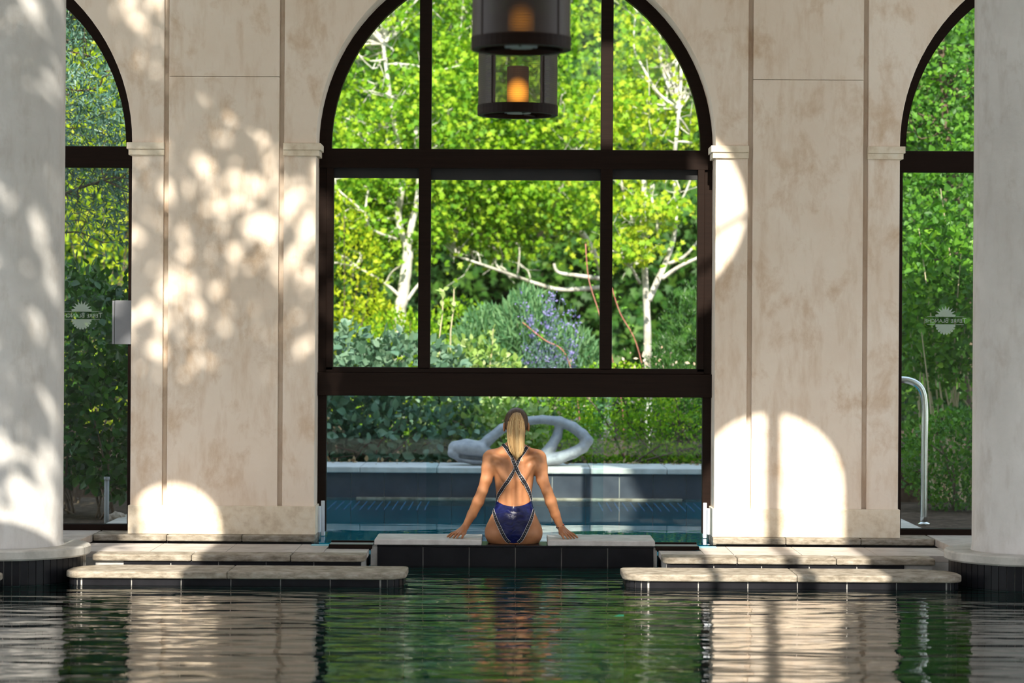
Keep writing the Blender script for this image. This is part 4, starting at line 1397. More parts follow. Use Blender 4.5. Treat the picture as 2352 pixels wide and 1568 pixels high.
M['hair'] = mat_hair('blonde hair', (0.30, 0.17, 0.07), (0.50, 0.32, 0.14), (0.68, 0.50, 0.27))
tiep = W(733, 196, 15.99)
hv, hf = [], []
na, nb_ = 96, 28
for j in range(nb_ + 1):
    th = (math.pi * 0.66) * j / nb_              # from crown down
    for i in range(na):
        ph = 2 * math.pi * i / na
        x = math.sin(th) * math.sin(ph); y = -math.sin(th) * math.cos(ph); z = math.cos(th)
        rip = 1 + 0.008 * math.sin(ph * 34 + 5 * z) + 0.005 * math.sin(ph * 61 + 1.3)
        fx = 1.0
        if y > 0.35 and z < 0.45:                 # clear the face
            fx = 0.86
        if z < -0.05 and y > -0.1:
            fx = min(fx, 0.92)
        hv.append((HC.x + x * 0.0785 * rip * fx, 16.080 + y * 0.100 * rip * fx, HC.z + 0.014 + z * (0.094 if z > 0 else 0.115) * rip * fx))
for j in range(nb_):
    for i in range(na):
        i2 = (i + 1) % na
        hf.append((j * na + i, j * na + i2, (j + 1) * na + i2, (j + 1) * na + i))
cap_h = mesh_obj('hair', hv, hf, M['hair_dark'], smooth=True)
parent_to(cap_h, person)
# ponytail strands
wz = [185, 205, 230, 265, 330, 400, 470, 530, 575, 615]
wl = [-26, -38, -56, -72, -84, -82, -76, -60, -36, -14]
wr_ = [26, 36, 52, 66, 74, 74, 70, 62, 40, 16]
ctrx = [733, 733, 731, 730, 729, 729, 730, 732, 735, 737]
yb = [15.984, 15.974, 15.962, 15.950, 15.942, 15.942, 15.946, 15.944, 15.940, 15.936]
pm = MB()
hr_rng = np.random.default_rng(3)
for i in range(330):
    a = hr_rng.uniform(-1, 1); b_ = hr_rng.uniform(0, 1)
    front_ = math.sqrt(max(0, 1 - a * a))
    end = 615 - hr_rng.uniform(0, 1) ** 1.5 * 95 - 45 * abs(a)
    zs_ = np.linspace(184 + 8 * abs(a), end, 15)
    path, rad = [], []
    ja, jf = hr_rng.uniform(-4, 4), hr_rng.uniform(0.008, 0.02)
    for k, zy in enumerate(zs_):
        l_, r2_ = np.interp(zy, wz, wl), np.interp(zy, wz, wr_)
        zx = np.interp(zy, wz, ctrx) + (a * r2_ if a > 0 else -a * l_) + ja * math.sin(zy * jf + i)
        y = np.interp(zy, wz, yb) - 0.030 * front_ * (0.25 + 0.75 * b_) * min(1, (zy - 175) / 70.0) * (1.0 if zy < 470 else max(0.35, 1 - (zy - 470) / 220))
        path.append(W(zx, zy, y))
        rad.append(0.0030 * (1 - 0.55 * (k / 14) ** 2))
    pm.tube(path, rad, 4, cap=True)
pt = pm.build('ponytail', M['hair'], smooth=True)
parent_to(pt, person)
pt['kind'] = 'stuff'
pt['label'] = 'long straight blonde ponytail'
cmb = MB()
cmb.tube([W(733, 190, 15.985), W(731, 240, 15.968), W(729, 330, 15.952), W(729, 430, 15.954), W(732, 520, 15.956)], [0.012, 0.020, 0.030, 0.030, 0.018], 12)
parent_to(cmb.build('ponytail_core', M['hair'], smooth=True), person)
# bracelet on the right wrist
wc = W(1122, 1206, 16.077)
ax_ = (W(1080, 1100, 16.06) - W(1126, 1212, 16.08)).normalized()
a_ = ax_.cross(Vector((0, 1, 0))).normalized(); c_ = ax_.cross(a_)
ring = [wc + a_ * (0.0262 * math.cos(t)) + c_ * (0.0262 * math.sin(t)) for t in np.linspace(0, 2 * math.pi, 33)]
br = MB().tube(ring, 0.0032, 8).build('bracelet', M['black'], smooth=True)
parent_to(br, person)
M['redbead'] = mat_noise('red bead', [(0.5, 0.03, 0.02), (0.6, 0.05, 0.03)], [0.3, 0.7], 10, 0.4)
kb = 0 if ring[0].x > ring[16].x else 16
parent_to(MB().tube([ring[(kb + q) % 32] for q in (-3, -2, -1, 0, 1, 2, 3)], 0.0042, 8).build('bead', M['redbead'], smooth=True), br)
M['eyewhite'] = mat_noise('eye', [(0.7, 0.7, 0.7), (0.78, 0.78, 0.78)], [0.3, 0.7], 10, 0.2)
for s in (-1, 1):
    eb = bmesh.new()
    bmesh.ops.create_uvsphere(eb, u_segments=12, v_segments=8, radius=0.0105)
    me = bpy.data.meshes.new('eye'); eb.to_mesh(me)
    eo = obj_from('eye', me, M['eyewhite'], smooth=True, loc=(HC.x + s * 0.030, 16.166, HC.z))
    parent_to(eo, person)

# ------------------------------------------------------------------ planting
LEAF_T = {
    # outline template along +Y (length 1): verts, tris
    'ovate': (np.array([(0, 0, 0), (0.26, 0.28, 0.05), (0.30, 0.52, 0.06), (0.17, 0.8, 0.03), (0, 1, -0.05), (-0.17, 0.8, 0.03), (-0.30, 0.52, 0.06), (-0.26, 0.28, 0.05), (0, 0.5, -0.02)], float),
              np.array([(0, 1, 8), (1, 2, 8), (2, 3, 8), (3, 4, 8), (4, 5, 8), (5, 6, 8), (6, 7, 8), (7, 0, 8)])),
    'simple': (np.array([(0, 0, 0), (0.30, 0.45, 0.06), (0, 1, -0.04), (-0.30, 0.45, 0.06), (0, 0.5, -0.02)], float),
               np.array([(0, 1, 4), (1, 2, 4), (2, 3, 4), (3, 0, 4)])),
    'narrow': (np.array([(0, 0, 0), (0.10, 0.45, 0.02), (0, 1, -0.06), (-0.10, 0.45, 0.02)], float),
               np.array([(0, 1, 2), (0, 2, 3)])),
    'lobed': (np.array([(0, 0, 0), (0.42, 0.12, 0.02), (0.22, 0.34, 0.03), (0.46, 0.62, 0.0), (0.17, 0.62, 0.03), (0, 1.0, -0.05), (-0.17, 0.62, 0.03), (-0.46, 0.62, 0.0), (-0.22, 0.34, 0.03), (-0.42, 0.12, 0.02), (0, 0.4, -0.02)], float),
              np.array([(0, 1, 10), (1, 2, 10), (2, 3, 10), (3, 4, 10), (4, 5, 10), (5, 6, 10), (6, 7, 10), (7, 8, 10), (8, 9, 10), (9, 0, 10)])),
    'heart': (np.array([(0, 0.08, 0), (0.22, 0, 0.03), (0.42, 0.2, 0.05), (0.38, 0.48, 0.05), (0.16, 0.82, 0.02), (0, 1, -0.06), (-0.16, 0.82, 0.02), (-0.38, 0.48, 0.05), (-0.42, 0.2, 0.05), (-0.22, 0, 0.03), (0, 0.45, -0.02)], float),
              np.array([(0, 1, 10), (1, 2, 10), (2, 3, 10), (3, 4, 10), (4, 5, 10), (5, 6, 10), (6, 7, 10), (7, 8, 10), (8, 9, 10), (9, 0, 10)])),
}
def frames(n, axis, up_, spread_a, spread_u, r):
    """random leaf frames round a preferred axis and a preferred normal"""
    D = np.asarray(axis) + r.normal(0, spread_a, (n, 3))
    D /= np.linalg.norm(D, axis=1)[:, None] + 1e-9
    U = np.asarray(up_) + r.normal(0, spread_u, (n, 3))
    U -= D * (U * D).sum(1)[:, None]
    U /= np.linalg.norm(U, axis=1)[:, None] + 1e-9
    X = np.cross(D, U)
    return X, D, U
SUNWARD = np.array([0.0, -0.75, 0.6])
def leaf_mesh(name, P_, fr, size, tmpl):
    TV, TF = LEAF_T[tmpl]
    X, D, U = fr
    n = len(P_)
    s_ = size[:, None, None]
    V = P_[:, None, :] + s_ * (TV[None, :, 0:1] * X[:, None, :] + TV[None, :, 1:2] * D[:, None, :] + TV[None, :, 2:3] * U[:, None, :])
    k = len(TV)
    Fc = TF[None] + (np.arange(n) * k)[:, None, None]
    return np_mesh(name, V.reshape(-1, 3), Fc.reshape(-1, 3))
_leaf_single = {}
def single_leaves(parent, P_, fr, size, tmpl, mat, name='leaf'):
    key = (tmpl, mat.name)
    if key not in _leaf_single:
        TV, TF = LEAF_T[tmpl]
        me = np_mesh('leaf', TV, TF)
        me.materials.append(mat)
        _leaf_single[key] = me
    X, D, U = fr
    pinv = Matrix.Translation(-Vector(parent.location))
    for i in range(len(P_)):
        o = bpy.data.objects.new(name, _leaf_single[key])
        COL.objects.link(o)
        s_ = size[i]
        o.matrix_world = Matrix(((X[i, 0] * s_, D[i, 0] * s_, U[i, 0] * s_, P_[i, 0]), (X[i, 1] * s_, D[i, 1] * s_, U[i, 1] * s_, P_[i, 1]), (X[i, 2] * s_, D[i, 2] * s_, U[i, 2] * s_, P_[i, 2]), (0, 0, 0, 1)))
        o.parent = parent
        o.matrix_parent_inverse = pinv

def foliage(parent, P_, fr, size, tmpl, mat, name='foliage'):
    o = obj_from(name, leaf_mesh(name, P_, fr, size, tmpl), mat)
    o['kind'] = 'stuff'
    return parent_to(o, parent)

def ell_pts(c, r, n, rg, shell=0.0):
    d = rg.normal(0, 1, (n, 3)); d /= np.linalg.norm(d, axis=1)[:, None]
    rad = rg.uniform(shell ** 3, 1, n) ** (1 / 3)
    return np.array(c) + d * rad[:, None] * np.array(r)

def tree(name, label, trunks, crowns, nclus, nleaf, lsize, tmpl, mat, bark, seed, clus=(0.26, 0.26, 0.09), group=None, nbranch=30, brad=0.016, cat='tree', axis=(0, -0.3, -0.35), spread=0.7):
    """trunks: list of (points, radius0, radius1); crowns: list of (centre, radii, weight)"""
    rg = np.random.default_rng(seed)
    base = trunks[0][0][0]
    e_ = empty(name, base, label, cat, group)
    for i, (pts, r0, r1) in enumerate(trunks):
        sp = smooth_path(pts, 5)
        rad = list(np.linspace(r0, r1, len(sp)) * rg.uniform(0.92, 1.08, len(sp)))
        parent_to(MB().tube(sp, rad, 10 if r0 > 0.03 else 7).build('trunk' if i == 0 else 'limb', bark, smooth=True), e_)
    wts = np.array([c[2] for c in crowns], float); wts /= wts.sum()
    cl = []
    for (c, r, w), ww in zip(crowns, wts):
        cl.append(ell_pts(c, r, max(1, int(nclus * ww)), rg, 0.25))
    cl = np.concatenate(cl)
    # thin branches reaching some clusters
    allp = np.concatenate([np.array([tuple(p) for p in smooth_path(t[0], 5)]) for t in trunks])
    bm_ = MB()
    pick = rg.choice(len(cl), min(nbranch, len(cl)), replace=False)
    for j in pick:
        q = cl[j]
        dd = np.linalg.norm(allp - q, axis=1) + 0.9 * np.maximum(0, allp[:, 2] - q[2])
        st = allp[np.argmin(dd)]
        mid = (st + q) / 2 + rg.normal(0, 0.10, 3) + np.array([0, 0, -0.05])
        m1 = (st + mid) / 2 + rg.normal(0, 0.05, 3)
        L = np.linalg.norm(q - st)
        r0 = brad * min(1.6, 0.5 + 0.5 * L)
        bp = smooth_path([st, m1, mid, (mid + q) / 2 + rg.normal(0, 0.05, 3), q], 3)
        bm_.tube(bp, list(np.linspace(r0, r0 * 0.35, len(bp))), 5, cap=False)
        for _ in range(2):
            st2 = np.array(bp[rg.integers(4, len(bp) - 1)])
            q2 = st2 + rg.normal(0, 0.22, 3) + np.array([0, 0, 0.08])
            bm_.tube([st2, (st2 + q2) / 2 + rg.normal(0, 0.03, 3), q2], [r0 * 0.45, r0 * 0.35, r0 * 0.2], 4, cap=False)
    if bm_.v:
        o = bm_.build('branches', bark, smooth=True)
        o['kind'] = 'stuff'
        parent_to(o, e_)
    pos = (cl[:, None, :] + rg.normal(0, 1, (len(cl), nleaf, 3)) * np.array(clus) * rg.uniform(0.6, 1.3, (len(cl), 1, 1))).reshape(-1, 3)
    fr = frames(len(pos), axis, SUNWARD, spread, 0.55, rg)
    sz = lsize * rg.uniform(0.65, 1.25, len(pos))
    foliage(e_, pos, fr, sz, tmpl, mat)
    return e_

def shrub(name, label, boxes, nleaf, lsize, tmpl, mat, mat_o, seed, nsingle=0, group=None, stems=10, axis=(0, -0.5, 0.35), spread=0.6, base=None, cat='shrub', front=0.5, stemmat=None, single_box=None):
    """boxes: list of (centre, radii, weight) ellipsoids"""
    rg = np.random.default_rng(seed)
    c0, r0 = np.array(boxes[0][0]), np.array(boxes[0][1])
    zb = 0.34 if c0[1] > 21.3 else 0.10
    base = base or (c0[0], c0[1], zb)
    e_ = empty(name, base, label, cat, group)
    sm_ = MB()
    for (c, r, w) in boxes:
        for _ in range(max(2, stems // len(boxes))):
            st = np.array([c[0] + rg.uniform(-0.4, 0.4) * r[0], c[1] + rg.uniform(-0.3, 0.3) * r[1], zb - 0.02])
            q = np.array(c) + rg.uniform(-0.85, 0.85, 3) * np.array(r)
            mid = (st + q) / 2 + rg.normal(0, 0.06, 3)
            sm_.tube(smooth_path([st, mid, q], 4), list(np.linspace(0.012, 0.004, 9)), 5, cap=False)
    o = sm_.build('stems', stemmat or M['bark_dark'], smooth=True)
    o['kind'] = 'stuff'
    parent_to(o, e_)
    wts = np.array([b[2] for b in boxes], float); wts /= wts.sum()
    pos, outw = [], []
    for (c, r, w), ww in zip(boxes, wts):
        p = ell_pts(c, r, int(nleaf * ww), rg, 0.72)
        pos.append(p)
        d = (p - np.array(c)) / np.array(r)
        outw.append(d / (np.linalg.norm(d, axis=1)[:, None] + 1e-9))
    pos = np.concatenate(pos); outw = np.concatenate(outw)
    keep = pos[:, 2] > zb + 0.02
    pos, outw = pos[keep], outw[keep]
    # clump
    n = len(pos)
    ax_ = np.array(axis) + outw * 0.6
    nr = SUNWARD * 0.7 + outw * 0.6
    D = ax_ + rg.normal(0, spread, (n, 3)); D /= np.linalg.norm(D, axis=1)[:, None]
    U = nr + rg.normal(0, 0.5, (n, 3)); U -= D * (U * D).sum(1)[:, None]; U /= np.linalg.norm(U, axis=1)[:, None]
    fr = (np.cross(D, U), D, U)
    sz = lsize * rg.uniform(0.6, 1.25, n)
    if nsingle:
        score = pos[:, 1] - 0.3 * rg.uniform(0, 1, n) - sz * 2
        order = np.argsort(score)
        cand = order[: nsingle * 3]
        pick = rg.choice(cand, nsingle, replace=False)
        mask = np.ones(n, bool); mask[pick] = False
        single_leaves(e_, pos[pick], tuple(a[pick] for a in fr), sz[pick] * (1.3 if lsize < 0.07 else 1.1), tmpl, mat_o)
    else:
        mask = np.ones(n, bool)
    foliage(e_, pos[mask], tuple(a[mask] for a in fr), sz[mask], tmpl, mat)
    return e_

def pv(px, py, d):
    return np.array(PX(px, py, d))

# front hedge beyond the pool ledge
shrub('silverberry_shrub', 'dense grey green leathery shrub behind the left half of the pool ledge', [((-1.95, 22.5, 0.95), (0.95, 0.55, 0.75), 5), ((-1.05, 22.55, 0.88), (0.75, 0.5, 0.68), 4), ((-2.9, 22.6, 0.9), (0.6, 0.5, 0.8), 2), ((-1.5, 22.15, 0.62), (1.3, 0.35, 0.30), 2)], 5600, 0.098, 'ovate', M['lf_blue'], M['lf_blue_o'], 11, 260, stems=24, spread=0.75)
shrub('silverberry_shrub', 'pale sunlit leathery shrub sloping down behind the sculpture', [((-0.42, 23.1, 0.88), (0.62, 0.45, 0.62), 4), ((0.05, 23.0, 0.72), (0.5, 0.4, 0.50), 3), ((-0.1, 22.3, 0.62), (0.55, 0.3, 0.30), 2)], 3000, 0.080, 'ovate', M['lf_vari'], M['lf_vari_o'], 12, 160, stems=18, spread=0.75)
shrub('abelia_shrub', 'yellow green small leaved shrub with blush flowers right of the sculpture', [((0.95, 22.6, 0.78), (0.62, 0.5, 0.52), 3), ((1.55, 22.5, 0.75), (0.6, 0.5, 0.45), 3), ((0.42, 22.9, 0.7), (0.4, 0.35, 0.42), 2), ((1.3, 22.1, 0.58), (1.1, 0.3, 0.26), 2)], 8500, 0.045, 'simple', M['lf_lime'], None, 13, stems=26)
shrub('dark_conifer', 'dark green feathery bush at the right end of the pool ledge', [((1.80, 23.3, 1.15), (0.5, 0.5, 0.95), 4), ((2.5, 23.2, 1.25), (0.6, 0.6, 1.2), 3), ((1.45, 23.0, 0.85), (0.4, 0.35, 0.55), 2)], 16000, 0.055, 'narrow', M['lf_dark'], None, 14, stems=18, axis=(0, -0.3, 0.7))
shrub('feathery_bush', 'soft blue green feathery bush in the middle of the garden', [((-0.25, 24.5, 1.2), (0.42, 0.4, 0.62), 2), ((0.12, 24.2, 1.28), (0.34, 0.4, 0.72), 2), ((0.5, 24.5, 1.0), (0.5, 0.45, 0.62), 2)], 9000, 0.11, 'narrow', M['lf_grass'], None, 15, stems=20, axis=(0, -0.2, 0.9), spread=0.55)
shrub('lime_bush', 'bright yellow green bush at the left side of the central window', [((-1.95, 26.2, 2.0), (0.55, 0.6, 1.1), 3), ((-1.6, 26.4, 1.2), (0.7, 0.6, 0.75), 2), ((-2.6, 26.0, 1.5), (0.6, 0.6, 1.2), 2)], 7500, 0.06, 'simple', M['lf_yellow'], None, 16, stems=20)
shrub('round_bush', 'mid green leafy bush below the pale maple trunk', [((-1.2, 25.6, 1.05), (0.7, 0.6, 0.75), 3), ((-0.6, 25.8, 1.2), (0.6, 0.6, 0.75), 2)], 5200, 0.06, 'simple', M['lf_lime'], None, 17, stems=16)

# flower flecks on the abelia
ab = [o for o in COL.objects if o.name.startswith('abelia_shrub')][0]
rg = np.random.default_rng(31)
fp = np.concatenate([ell_pts((0.9, 22.35, 0.9), (0.75, 0.35, 0.5), 120, rg, 0.6), ell_pts((1.3, 22.4, 1.15), (0.6, 0.3, 0.3), 90, rg, 0.6)])
foliage(ab, fp, frames(len(fp), (0, -0.6, 0.5), SUNWARD, 0.5, 0.5, rg), 0.04 * rg.uniform(0.7, 1.3, len(fp)), 'simple', M['fl_pink'], 'flowers')

# lavender blue spires
lv = empty('russian_sage', tuple(pv(1260, 1000, 23.6)[:2]) + (0.34,), 'clump of lavender blue flower spires right of centre', 'flower clump')
rg = np.random.default_rng(5)
stm, fpos = MB(), []
for i in range(34):
    b_ = pv(rg.uniform(1215, 1310), 900, 23.6 + rg.uniform(-0.2, 0.25)); b_[2] = 0.36
    t_ = pv(rg.uniform(1190, 1345), rg.uniform(655, 800) if i > 3 else rg.uniform(650, 680), b_[1])
    mid = (b_ + t_) / 2 + rg.normal(0, 0.03, 3)
    sp = smooth_path([b_, mid, t_], 6)
    stm.tube(sp, list(np.linspace(0.006, 0.003, len(sp))), 4, cap=False)
    for k in range(30):
        f_ = rg.uniform(0.5, 1.0)
        p = np.array(sp[min(len(sp) - 1, int(f_ * (len(sp) - 1)))])
        fpos.append(p + rg.normal(0, 0.016, 3))
o = stm.build('stems', M['lf_olive']); o['kind'] = 'stuff'; parent_to(o, lv)
fpos = np.array(fpos)
foliage(lv, fpos, frames(len(fpos), (0, -0.3, 0.6), SUNWARD, 0.7, 0.6, rg), 0.028 * rg.uniform(0.7, 1.4, len(fpos)), 'simple', M['fl_purple'], 'florets')
lp = ell_pts(pv(1262, 850, 23.5), (0.32, 0.2, 0.35), 900, rg)
foliage(lv, lp, frames(len(lp), (0, -0.2, 0.8), SUNWARD, 0.5, 0.5, rg), 0.05 * rg.uniform(0.7, 1.3, len(lp)), 'narrow', M['lf_olive'])

# red arching canes and pale shoots
for i, (pts, lab) in enumerate((([(1345, 560), (1352, 640), (1375, 715), (1400, 800)], 'upper long red cane crossing the right mullion'),
                                ([(1405, 660), (1425, 720), (1462, 790)], 'red cane in the right pane of the central window'),
                                ([(1200, 740), (1250, 780), (1300, 815)], 'lower red cane crossing the lavender spires'))):
    pw_ = [pv(x, y, 23.4) for x, y in pts]
    foot = np.array([pw_[-1][0] + 0.15, 23.5, 0.34])
    c_ = empty('red_cane', tuple(foot), lab, 'plant stem', 'red arching canes')
    parent_to(MB().tube(smooth_path(pw_ + [(pw_[-1] + foot) / 2 + np.array([0.05, 0, 0]), foot], 5), 0.0048, 6).build('cane', M['redstem'], smooth=True), c_)
    q = np.array([pw_[0] + (pw_[-1] - pw_[0]) * t + rg.normal(0, 0.02, 3) for t in np.linspace(0, 1, 24)])
    foliage(c_, q, frames(24, (0, -0.4, 0.2), SUNWARD, 0.8, 0.5, rg), 0.045 * rg.uniform(0.7, 1.2, 24), 'simple', M['lf_mid'])
for i, (x, y0, y1) in enumerate(((1018, 665, 770), (1043, 662, 760), (1133, 755, 840))):
    c_ = empty('pale_shoot', tuple(pv(x, y1, 23.0)[:2]) + (0.34,), ('left pale upright shoot above the grey green hedge', 'middle pale upright shoot above the grey green hedge', 'short pale shoot above the sloping sunlit shrub')[i], 'plant stem', 'pale young shoots')
    top, bot = pv(x, y0, 23.0), pv(x - 8, y1, 23.0)
    parent_to(MB().tube([top, (top + bot) / 2 + np.array([0.01, 0, 0]), bot, (bot[0], 23.0, 0.34)], 0.006, 6).build('stem', M['palestem']), c_)
    q = np.array([top + (bot - top) * t for t in np.linspace(0, 0.8, 14)])
    foliage(c_, q, frames(14, (0, -0.3, 0.7), SUNWARD, 0.6, 0.5, rg), 0.07 * rg.uniform(0.7, 1.2, 14), 'ovate', M['lf_vari'])

# trees in the garden -----------------------------------------------------
D1 = 26.6
tree('maple_tree', 'maple with a thick pale trunk in the left pane of the central window',
     [([pv(915, 960, D1) * np.array([1, 1, 0]) + np.array([0, 0, 0.34]), pv(918, 745, D1), pv(925, 680, D1), pv(933, 620, D1), pv(938, 575, D1)], 0.072, 0.058),
      ([pv(934, 590, D1), pv(945, 520, D1), pv(962, 430, D1), pv(955, 300, D1)], 0.045, 0.022),
      ([pv(938, 580, D1), pv(915, 500, D1), pv(925, 400, D1 - .1), pv(900, 250, D1), pv(880, 100, D1)], 0.042, 0.02),
      ([pv(928, 690, D1), pv(890, 655, D1 - .1), pv(855, 632, D1 - .2), pv(818, 612, D1 - .2)], 0.022, 0.010),
      ([pv(885, 655, D1 - .1), pv(900, 625, D1 - .2), pv(925, 608, D1 - .3)], 0.014, 0.008),
      ([pv(912, 550, D1), pv(870, 535, D1 - .3), pv(848, 520, D1 - .3), pv(838, 490, D1 - .3)], 0.018, 0.009),
      ([pv(935, 690, D1), pv(960, 655, D1), pv(985, 630, D1)], 0.022, 0.012)],
     [(pv(850, 230, 27.0), (1.1, 0.9, 1.75), 6), (pv(840, 520, 27.0), (0.75, 0.6, 0.6), 1.6), (pv(960, 380, 27.2), (0.6, 0.7, 0.9), 1.6), (pv(850, -100, 27.2), (1.2, 0.9, 1.0), 2)],
     300, 52, 0.074, 'lobed', M['lf_lime'], M['bark'], 21, group='broadleaf trees of the garden', nbranch=95)
D2 = 28.5
tree('broadleaf_tree', 'spreading tree with long pale branches in the middle of the central window',
     [([pv(1396, 960, D2) * np.array([1, 1, 0]) + np.array([0, 0, 0.34]), pv(1394, 760, D2), pv(1388, 640, D2), pv(1340, 540, D2), pv(1250, 420, D2), pv(1180, 150, D2)], 0.06, 0.02),
      ([pv(1385, 660, D2), pv(1290, 665, D2 - .2), pv(1235, 652, D2 - .3), pv(1200, 640, D2 - .4), pv(1120, 612, D2 - .8), pv(1050, 588, D2 - .9)], 0.028, 0.012),
      ([pv(1380, 640, D2 - .8), pv(1320, 632, D2 - .9), pv(1282, 625, D2 - .9), pv(1272, 605, D2 - .9)], 0.026, 0.014),
      ([pv(1240, 540, D2), pv(1290, 430, D2 - .4), pv(1330, 300, D2 - .5)], 0.03, 0.014),
      ([pv(1210, 470, D2), pv(1110, 420, D2 - .4), pv(1020, 330, D2 - .6)], 0.028, 0.012)],
     [(pv(1180, 250, 28.3), (1.25, 0.9, 1.6), 6), (pv(1180, 490, 28.2), (1.05, 0.6, 0.5), 2), (pv(1180, -120, 28.6), (1.4, 0.9, 0.9), 2.4)],
     310, 54, 0.076, 'lobed', M['lf_lime'], M['bark'], 22, group='broadleaf trees of the garden', nbranch=130)
D3 = 26.0
tree('plane_tree', 'open tree with forked white trunks in the right pane of the central window',
     [([pv(1490, 960, D3) * np.array([1, 1, 0]) + np.array([0, 0, 0.34]), pv(1487, 760, D3), pv(1483, 660, D3), pv(1478, 560, D3), pv(1480, 470, D3), pv(1478, 330, D3 + .2)], 0.042, 0.026),
      ([pv(1490, 690, D3), pv(1512, 640, D3), pv(1530, 600, D3), pv(1548, 540, D3), pv(1552, 470, D3), pv(1548, 380, D3), pv(1560, 250, D3)], 0.034, 0.018),
      ([pv(1520, 640, D3), pv(1560, 612, D3), pv(1612, 588, D3)], 0.024, 0.016),
      ([pv(1535, 605, D3), pv(1570, 590, D3), pv(1605, 552, D3)], 0.020, 0.013),
      ([pv(1484, 545, D3), pv(1505, 525, D3), pv(1535, 498, D3)], 0.022, 0.014),
      ([pv(1512, 545, D3 - .2), pv(1508, 500, D3 - .2), pv(1498, 460, D3 - .2), pv(1495, 420, D3 - .2)], 0.016, 0.010),
      ([pv(1470, 650, D3), pv(1440, 600, D3 - .2), pv(1405, 575, D3 - .3)], 0.018, 0.010),
      ([pv(1458, 515, D3), pv(1440, 470, D3), pv(1425, 410, D3)], 0.022, 0.014),
      ([pv(1550, 485, D3), pv(1575, 440, D3), pv(1590, 400, D3)], 0.014, 0.008)],
     [(pv(1470, 480, 25.7), (0.28, 0.25, 0.22), 0.8), (pv(1430, 560, 25.7), (0.22, 0.2, 0.25), 0.7), (pv(1500, 250, 26.3), (0.6, 0.6, 0.85), 3), (pv(1520, 30, 26.4), (0.75, 0.6, 0.8), 3), (pv(1420, 340, 26.2), (0.35, 0.4, 0.6), 1.2)],
     130, 40, 0.075, 'lobed', M['lf_maple'], M['bark'], 23, group='broadleaf trees of the garden', nbranch=45, clus=(0.22, 0.22, 0.06))
# olive tree and hedges seen through the left window
D4 = 19.6
tree('olive_tree', 'fine leaved blue green tree high in the left window',
     [([(-4.35, D4, 0.1), (-4.3, D4, 1.2), (-4.1, D4, 2.2), (-3.9, D4, 3.2), (-3.7, D4, 4.2)], 0.06, 0.025),
      ([(-4.1, D4, 2.2), (-3.7, D4 - .1, 2.6), (-3.3, D4 - .2, 2.75)], 0.022, 0.008)],
     [((-3.55, D4, 3.55), (0.62, 0.5, 0.95), 4), ((-3.2, D4, 2.65), (0.5, 0.4, 0.38), 1.0), ((-3.35, D4, 4.3), (0.6, 0.5, 0.6), 1.5)],
     230, 44, 0.078, 'narrow', M['lf_olive'], M['bark_dark'], 24, nbranch=40, brad=0.010, clus=(0.16, 0.16, 0.12), spread=0.8, group='trees close to the building')
shrub('laurel_shrub', 'glossy dark green shrub filling the lower left window', [((-3.55, 18.9, 1.15), (0.85, 0.5, 0.85), 4), ((-3.1, 18.6, 0.75), (0.35, 0.35, 0.5), 1.5), ((-3.5, 19.2, 1.6), (0.8, 0.5, 0.48), 1.5)], 4600, 0.085, 'ovate', M['lf_dark'], M['lf_laurel_o'], 25, 220, stems=22, spread=0.8)
shrub('sunny_bush', 'sunlit yellow green bush far behind the left window', [((-4.6, 27.0, 2.6), (1.6, 0.9, 2.2), 4), ((-4.4, 27.5, 4.2), (1.6, 0.9, 1.8), 3)], 15000, 0.085, 'simple', M['lf_yellow'], None, 26, stems=26)
shrub('willow_herb', 'upright narrow leaved plants in the middle of the left window', [((-3.9, 20.4, 1.5), (0.65, 0.45, 0.62), 3)], 3800, 0.10, 'narrow', M['lf_mid'], None, 27, stems=30, axis=(0, -0.3, 0.2), spread=0.7)
# right window: tangled leafy screen
shrub('lilac_shrub', 'tangled bright green shrub with heart shaped leaves filling the right window', [((3.95, 21.3, 1.2), (0.7, 0.45, 1.0), 3), ((4.1, 21.4, 2.4), (0.75, 0.45, 0.95), 3), ((3.75, 21.0, 1.9), (0.4, 0.35, 0.8), 2)], 7500, 0.058, 'heart', M['lf_mid'], M['lf_lilac_o'], 28, 200, stems=26, spread=0.8, stemmat=M['palestem'])
tree('evergreen_tree', 'leafy evergreen with dark trunk high in the right window',
     [([(4.3, 22.6, 0.1), (4.25, 22.6, 1.5), (4.2, 22.6, 2.5), (4.05, 22.6, 3.2), (3.95, 22.6, 4.8)], 0.06, 0.03),
      ([(4.2, 22.6, 2.6), (3.95, 22.5, 2.85), (3.7, 22.4, 2.95)], 0.03, 0.012)],
     [((4.05, 22.6, 3.8), (0.85, 0.5, 1.1), 4), ((4.0, 22.8, 2.4), (0.9, 0.5, 0.7), 2)],
     200, 44, 0.065, 'ovate', M['lf_mid'], M['bark_dark'], 29, nbranch=40, brad=0.012, clus=(0.18, 0.18, 0.10), group='trees close to the building')
shrub('low_hedge', 'small leaved hedge low in the right window', [((3.75, 20.0, 0.5), (0.6, 0.4, 0.45), 3), ((4.4, 20.2, 0.6), (0.6, 0.5, 0.6), 2)], 6000, 0.05, 'simple', M['lf_mid'], None, 30, stems=16)

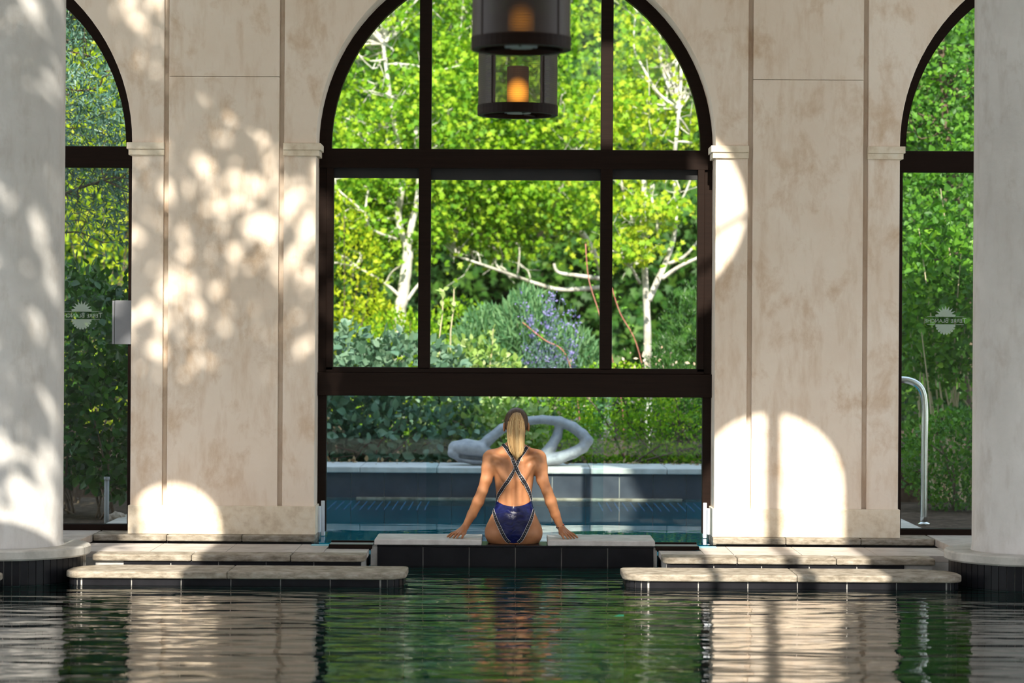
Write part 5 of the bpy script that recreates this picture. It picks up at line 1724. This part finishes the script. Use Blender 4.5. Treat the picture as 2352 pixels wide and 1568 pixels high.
# far trees closing the view
far_lab = ['far dark green tree at the far left of the garden', 'far tree behind the olive and the left pier', 'far dense tree behind the pale maple', 'far dense tree in the centre of the garden', 'far dark tree behind the white forked trunks', 'far tree behind the right pier', 'far tree at the far right of the garden']
for i, x in enumerate((-11.5, -7.6, -3.6, 0.2, 3.9, 7.6, 11.5)):
    d_ = 35 + (i % 2) * 2.2
    tree('far_tree', far_lab[i], [([(x, d_, 0.3), (x + 0.1, d_, 2.5), (x - 0.1, d_, 5.5)], 0.16, 0.06)],
         [((x, d_ - 0.3, 4.2), (2.5, 1.2, 3.2), 5), ((x, d_ - 0.6, 1.7), (2.4, 1.0, 1.6), 3), ((x + 0.2, d_, 7.6), (2.0, 1.2, 1.8), 1.5)],
         620, 26, 0.18, 'lobed', M['lf_far'], M['bark_dark'], 60 + i, clus=(0.38, 0.38, 0.16), group='far trees', nbranch=16, brad=0.03)

hm = MB()
nx_, ny_ = 40, 14
for j in range(ny_):
    for i in range(nx_):
        x = -45 + 90 * i / (nx_ - 1); y = 41 + 30 * j / (ny_ - 1)
        hm.v.append((x, y, 0.3 + 16 * (1 - math.cos(min(1, j / (ny_ - 1) * 1.2) * math.pi)) / 2 + 0.5 * math.sin(x * 0.7 + j) + 0.4 * math.sin(x * 1.9)))
for j in range(ny_ - 1):
    for i in range(nx_ - 1):
        a = j * nx_ + i
        hm.f.append((a, a + 1, a + nx_ + 1, a + nx_))
M['hill'] = mat_noise('wooded hillside', [(0.008, 0.03, 0.008), (0.03, 0.08, 0.015), (0.07, 0.14, 0.03)], [0.35, 0.5, 0.7], 2.2, 0.9, 0.1, 1.0, 3, None, 0, 0.4)
tag(hm.build('ground_hill', M['hill'], smooth=True), 'dark green wooded slope behind the garden', kind='structure')

# unseen tall tree added on the near side so its leaves dapple the sunlight
def upt(zw, y):
    return zw + (YW - y) * TE
YT = 4.0
tree('dapple_tree', 'tall tree on the terrace at the viewer\'s left', [([(-6.5, YT, 0.15), (-6.2, YT, 4.0), (-5.0, YT, 7.2), (-3.4, YT, 9.6), (-2.3, YT, upt(2.3, YT))], 0.2, 0.05)],
     [((-2.15, YT, upt(2.25, YT)), (1.25, 0.9, 1.5), 5), ((-2.75, YT, upt(3.5, YT)), (0.5, 0.6, 0.5), 0.9), ((-3.25, YT, upt(0.9, YT)), (0.55, 0.7, 2.2), 3.6)],
     160, 15, 0.19, 'simple', M['lf_lime'], M['bark_dark'], 90, clus=(0.17, 0.17, 0.13), nbranch=26, brad=0.03)
tag(MB().box(-14, 14, -12, -4.3, -0.2, 0.1).build('ground_near', M['soil']), 'mulched soil behind the low brown wall', kind='structure')

# unseen vine added across one wall opening to dapple the light on her back
vn = empty('dapple_vine', (-0.03, YF - 0.2, ZF0), 'unseen vine added to dapple the light on the woman', 'vine')
rg = np.random.default_rng(8)
vm = MB()
for k in range(5):
    x = -0.36 + 0.15 * k
    vm.tube([(x, YF - 0.18, up(0.75)), (x + 0.05, YF - 0.2, up(0.3)), (x - 0.03, YF - 0.18, up(-0.1))], 0.008, 5)
o = vm.build('stems', M['bark_dark']); o['kind'] = 'stuff'; parent_to(o, vn)
q = np.stack([rg.uniform(-0.42, 0.36, 80), YF - 0.25 + rg.uniform(-0.06, 0.06, 80), up(0) + rg.uniform(-0.05, 0.78, 80)], 1)
foliage(vn, q, frames(80, (0.2, 0.0, -0.5), (0, -0.8, 0.6), 0.6, 0.3, rg), 0.125 * rg.uniform(0.6, 1.3, 80), 'ovate', M['lf_mid'])

# dry leaves on the ledge
dl = empty('leaf_litter', (-0.5, 21.5, 0.392), 'scattered dry leaves along the back of the pool ledge', 'leaf litter', kind='stuff')
rg = np.random.default_rng(77)
q = np.stack([rg.uniform(-2.2, 2.6, 190), 21.56 - rg.exponential(0.05, 190), np.full(190, 0.396)], 1)
o = obj_from('dry_leaves', leaf_mesh('dry_leaves', q, frames(190, (0.3, -0.5, 0.05), (0, 0, 1), 0.5, 0.25, rg), 0.05 * rg.uniform(0.6, 1.3, 190), 'ovate'), M['dryleaf'])
o['kind'] = 'stuff'
parent_to(o, dl)
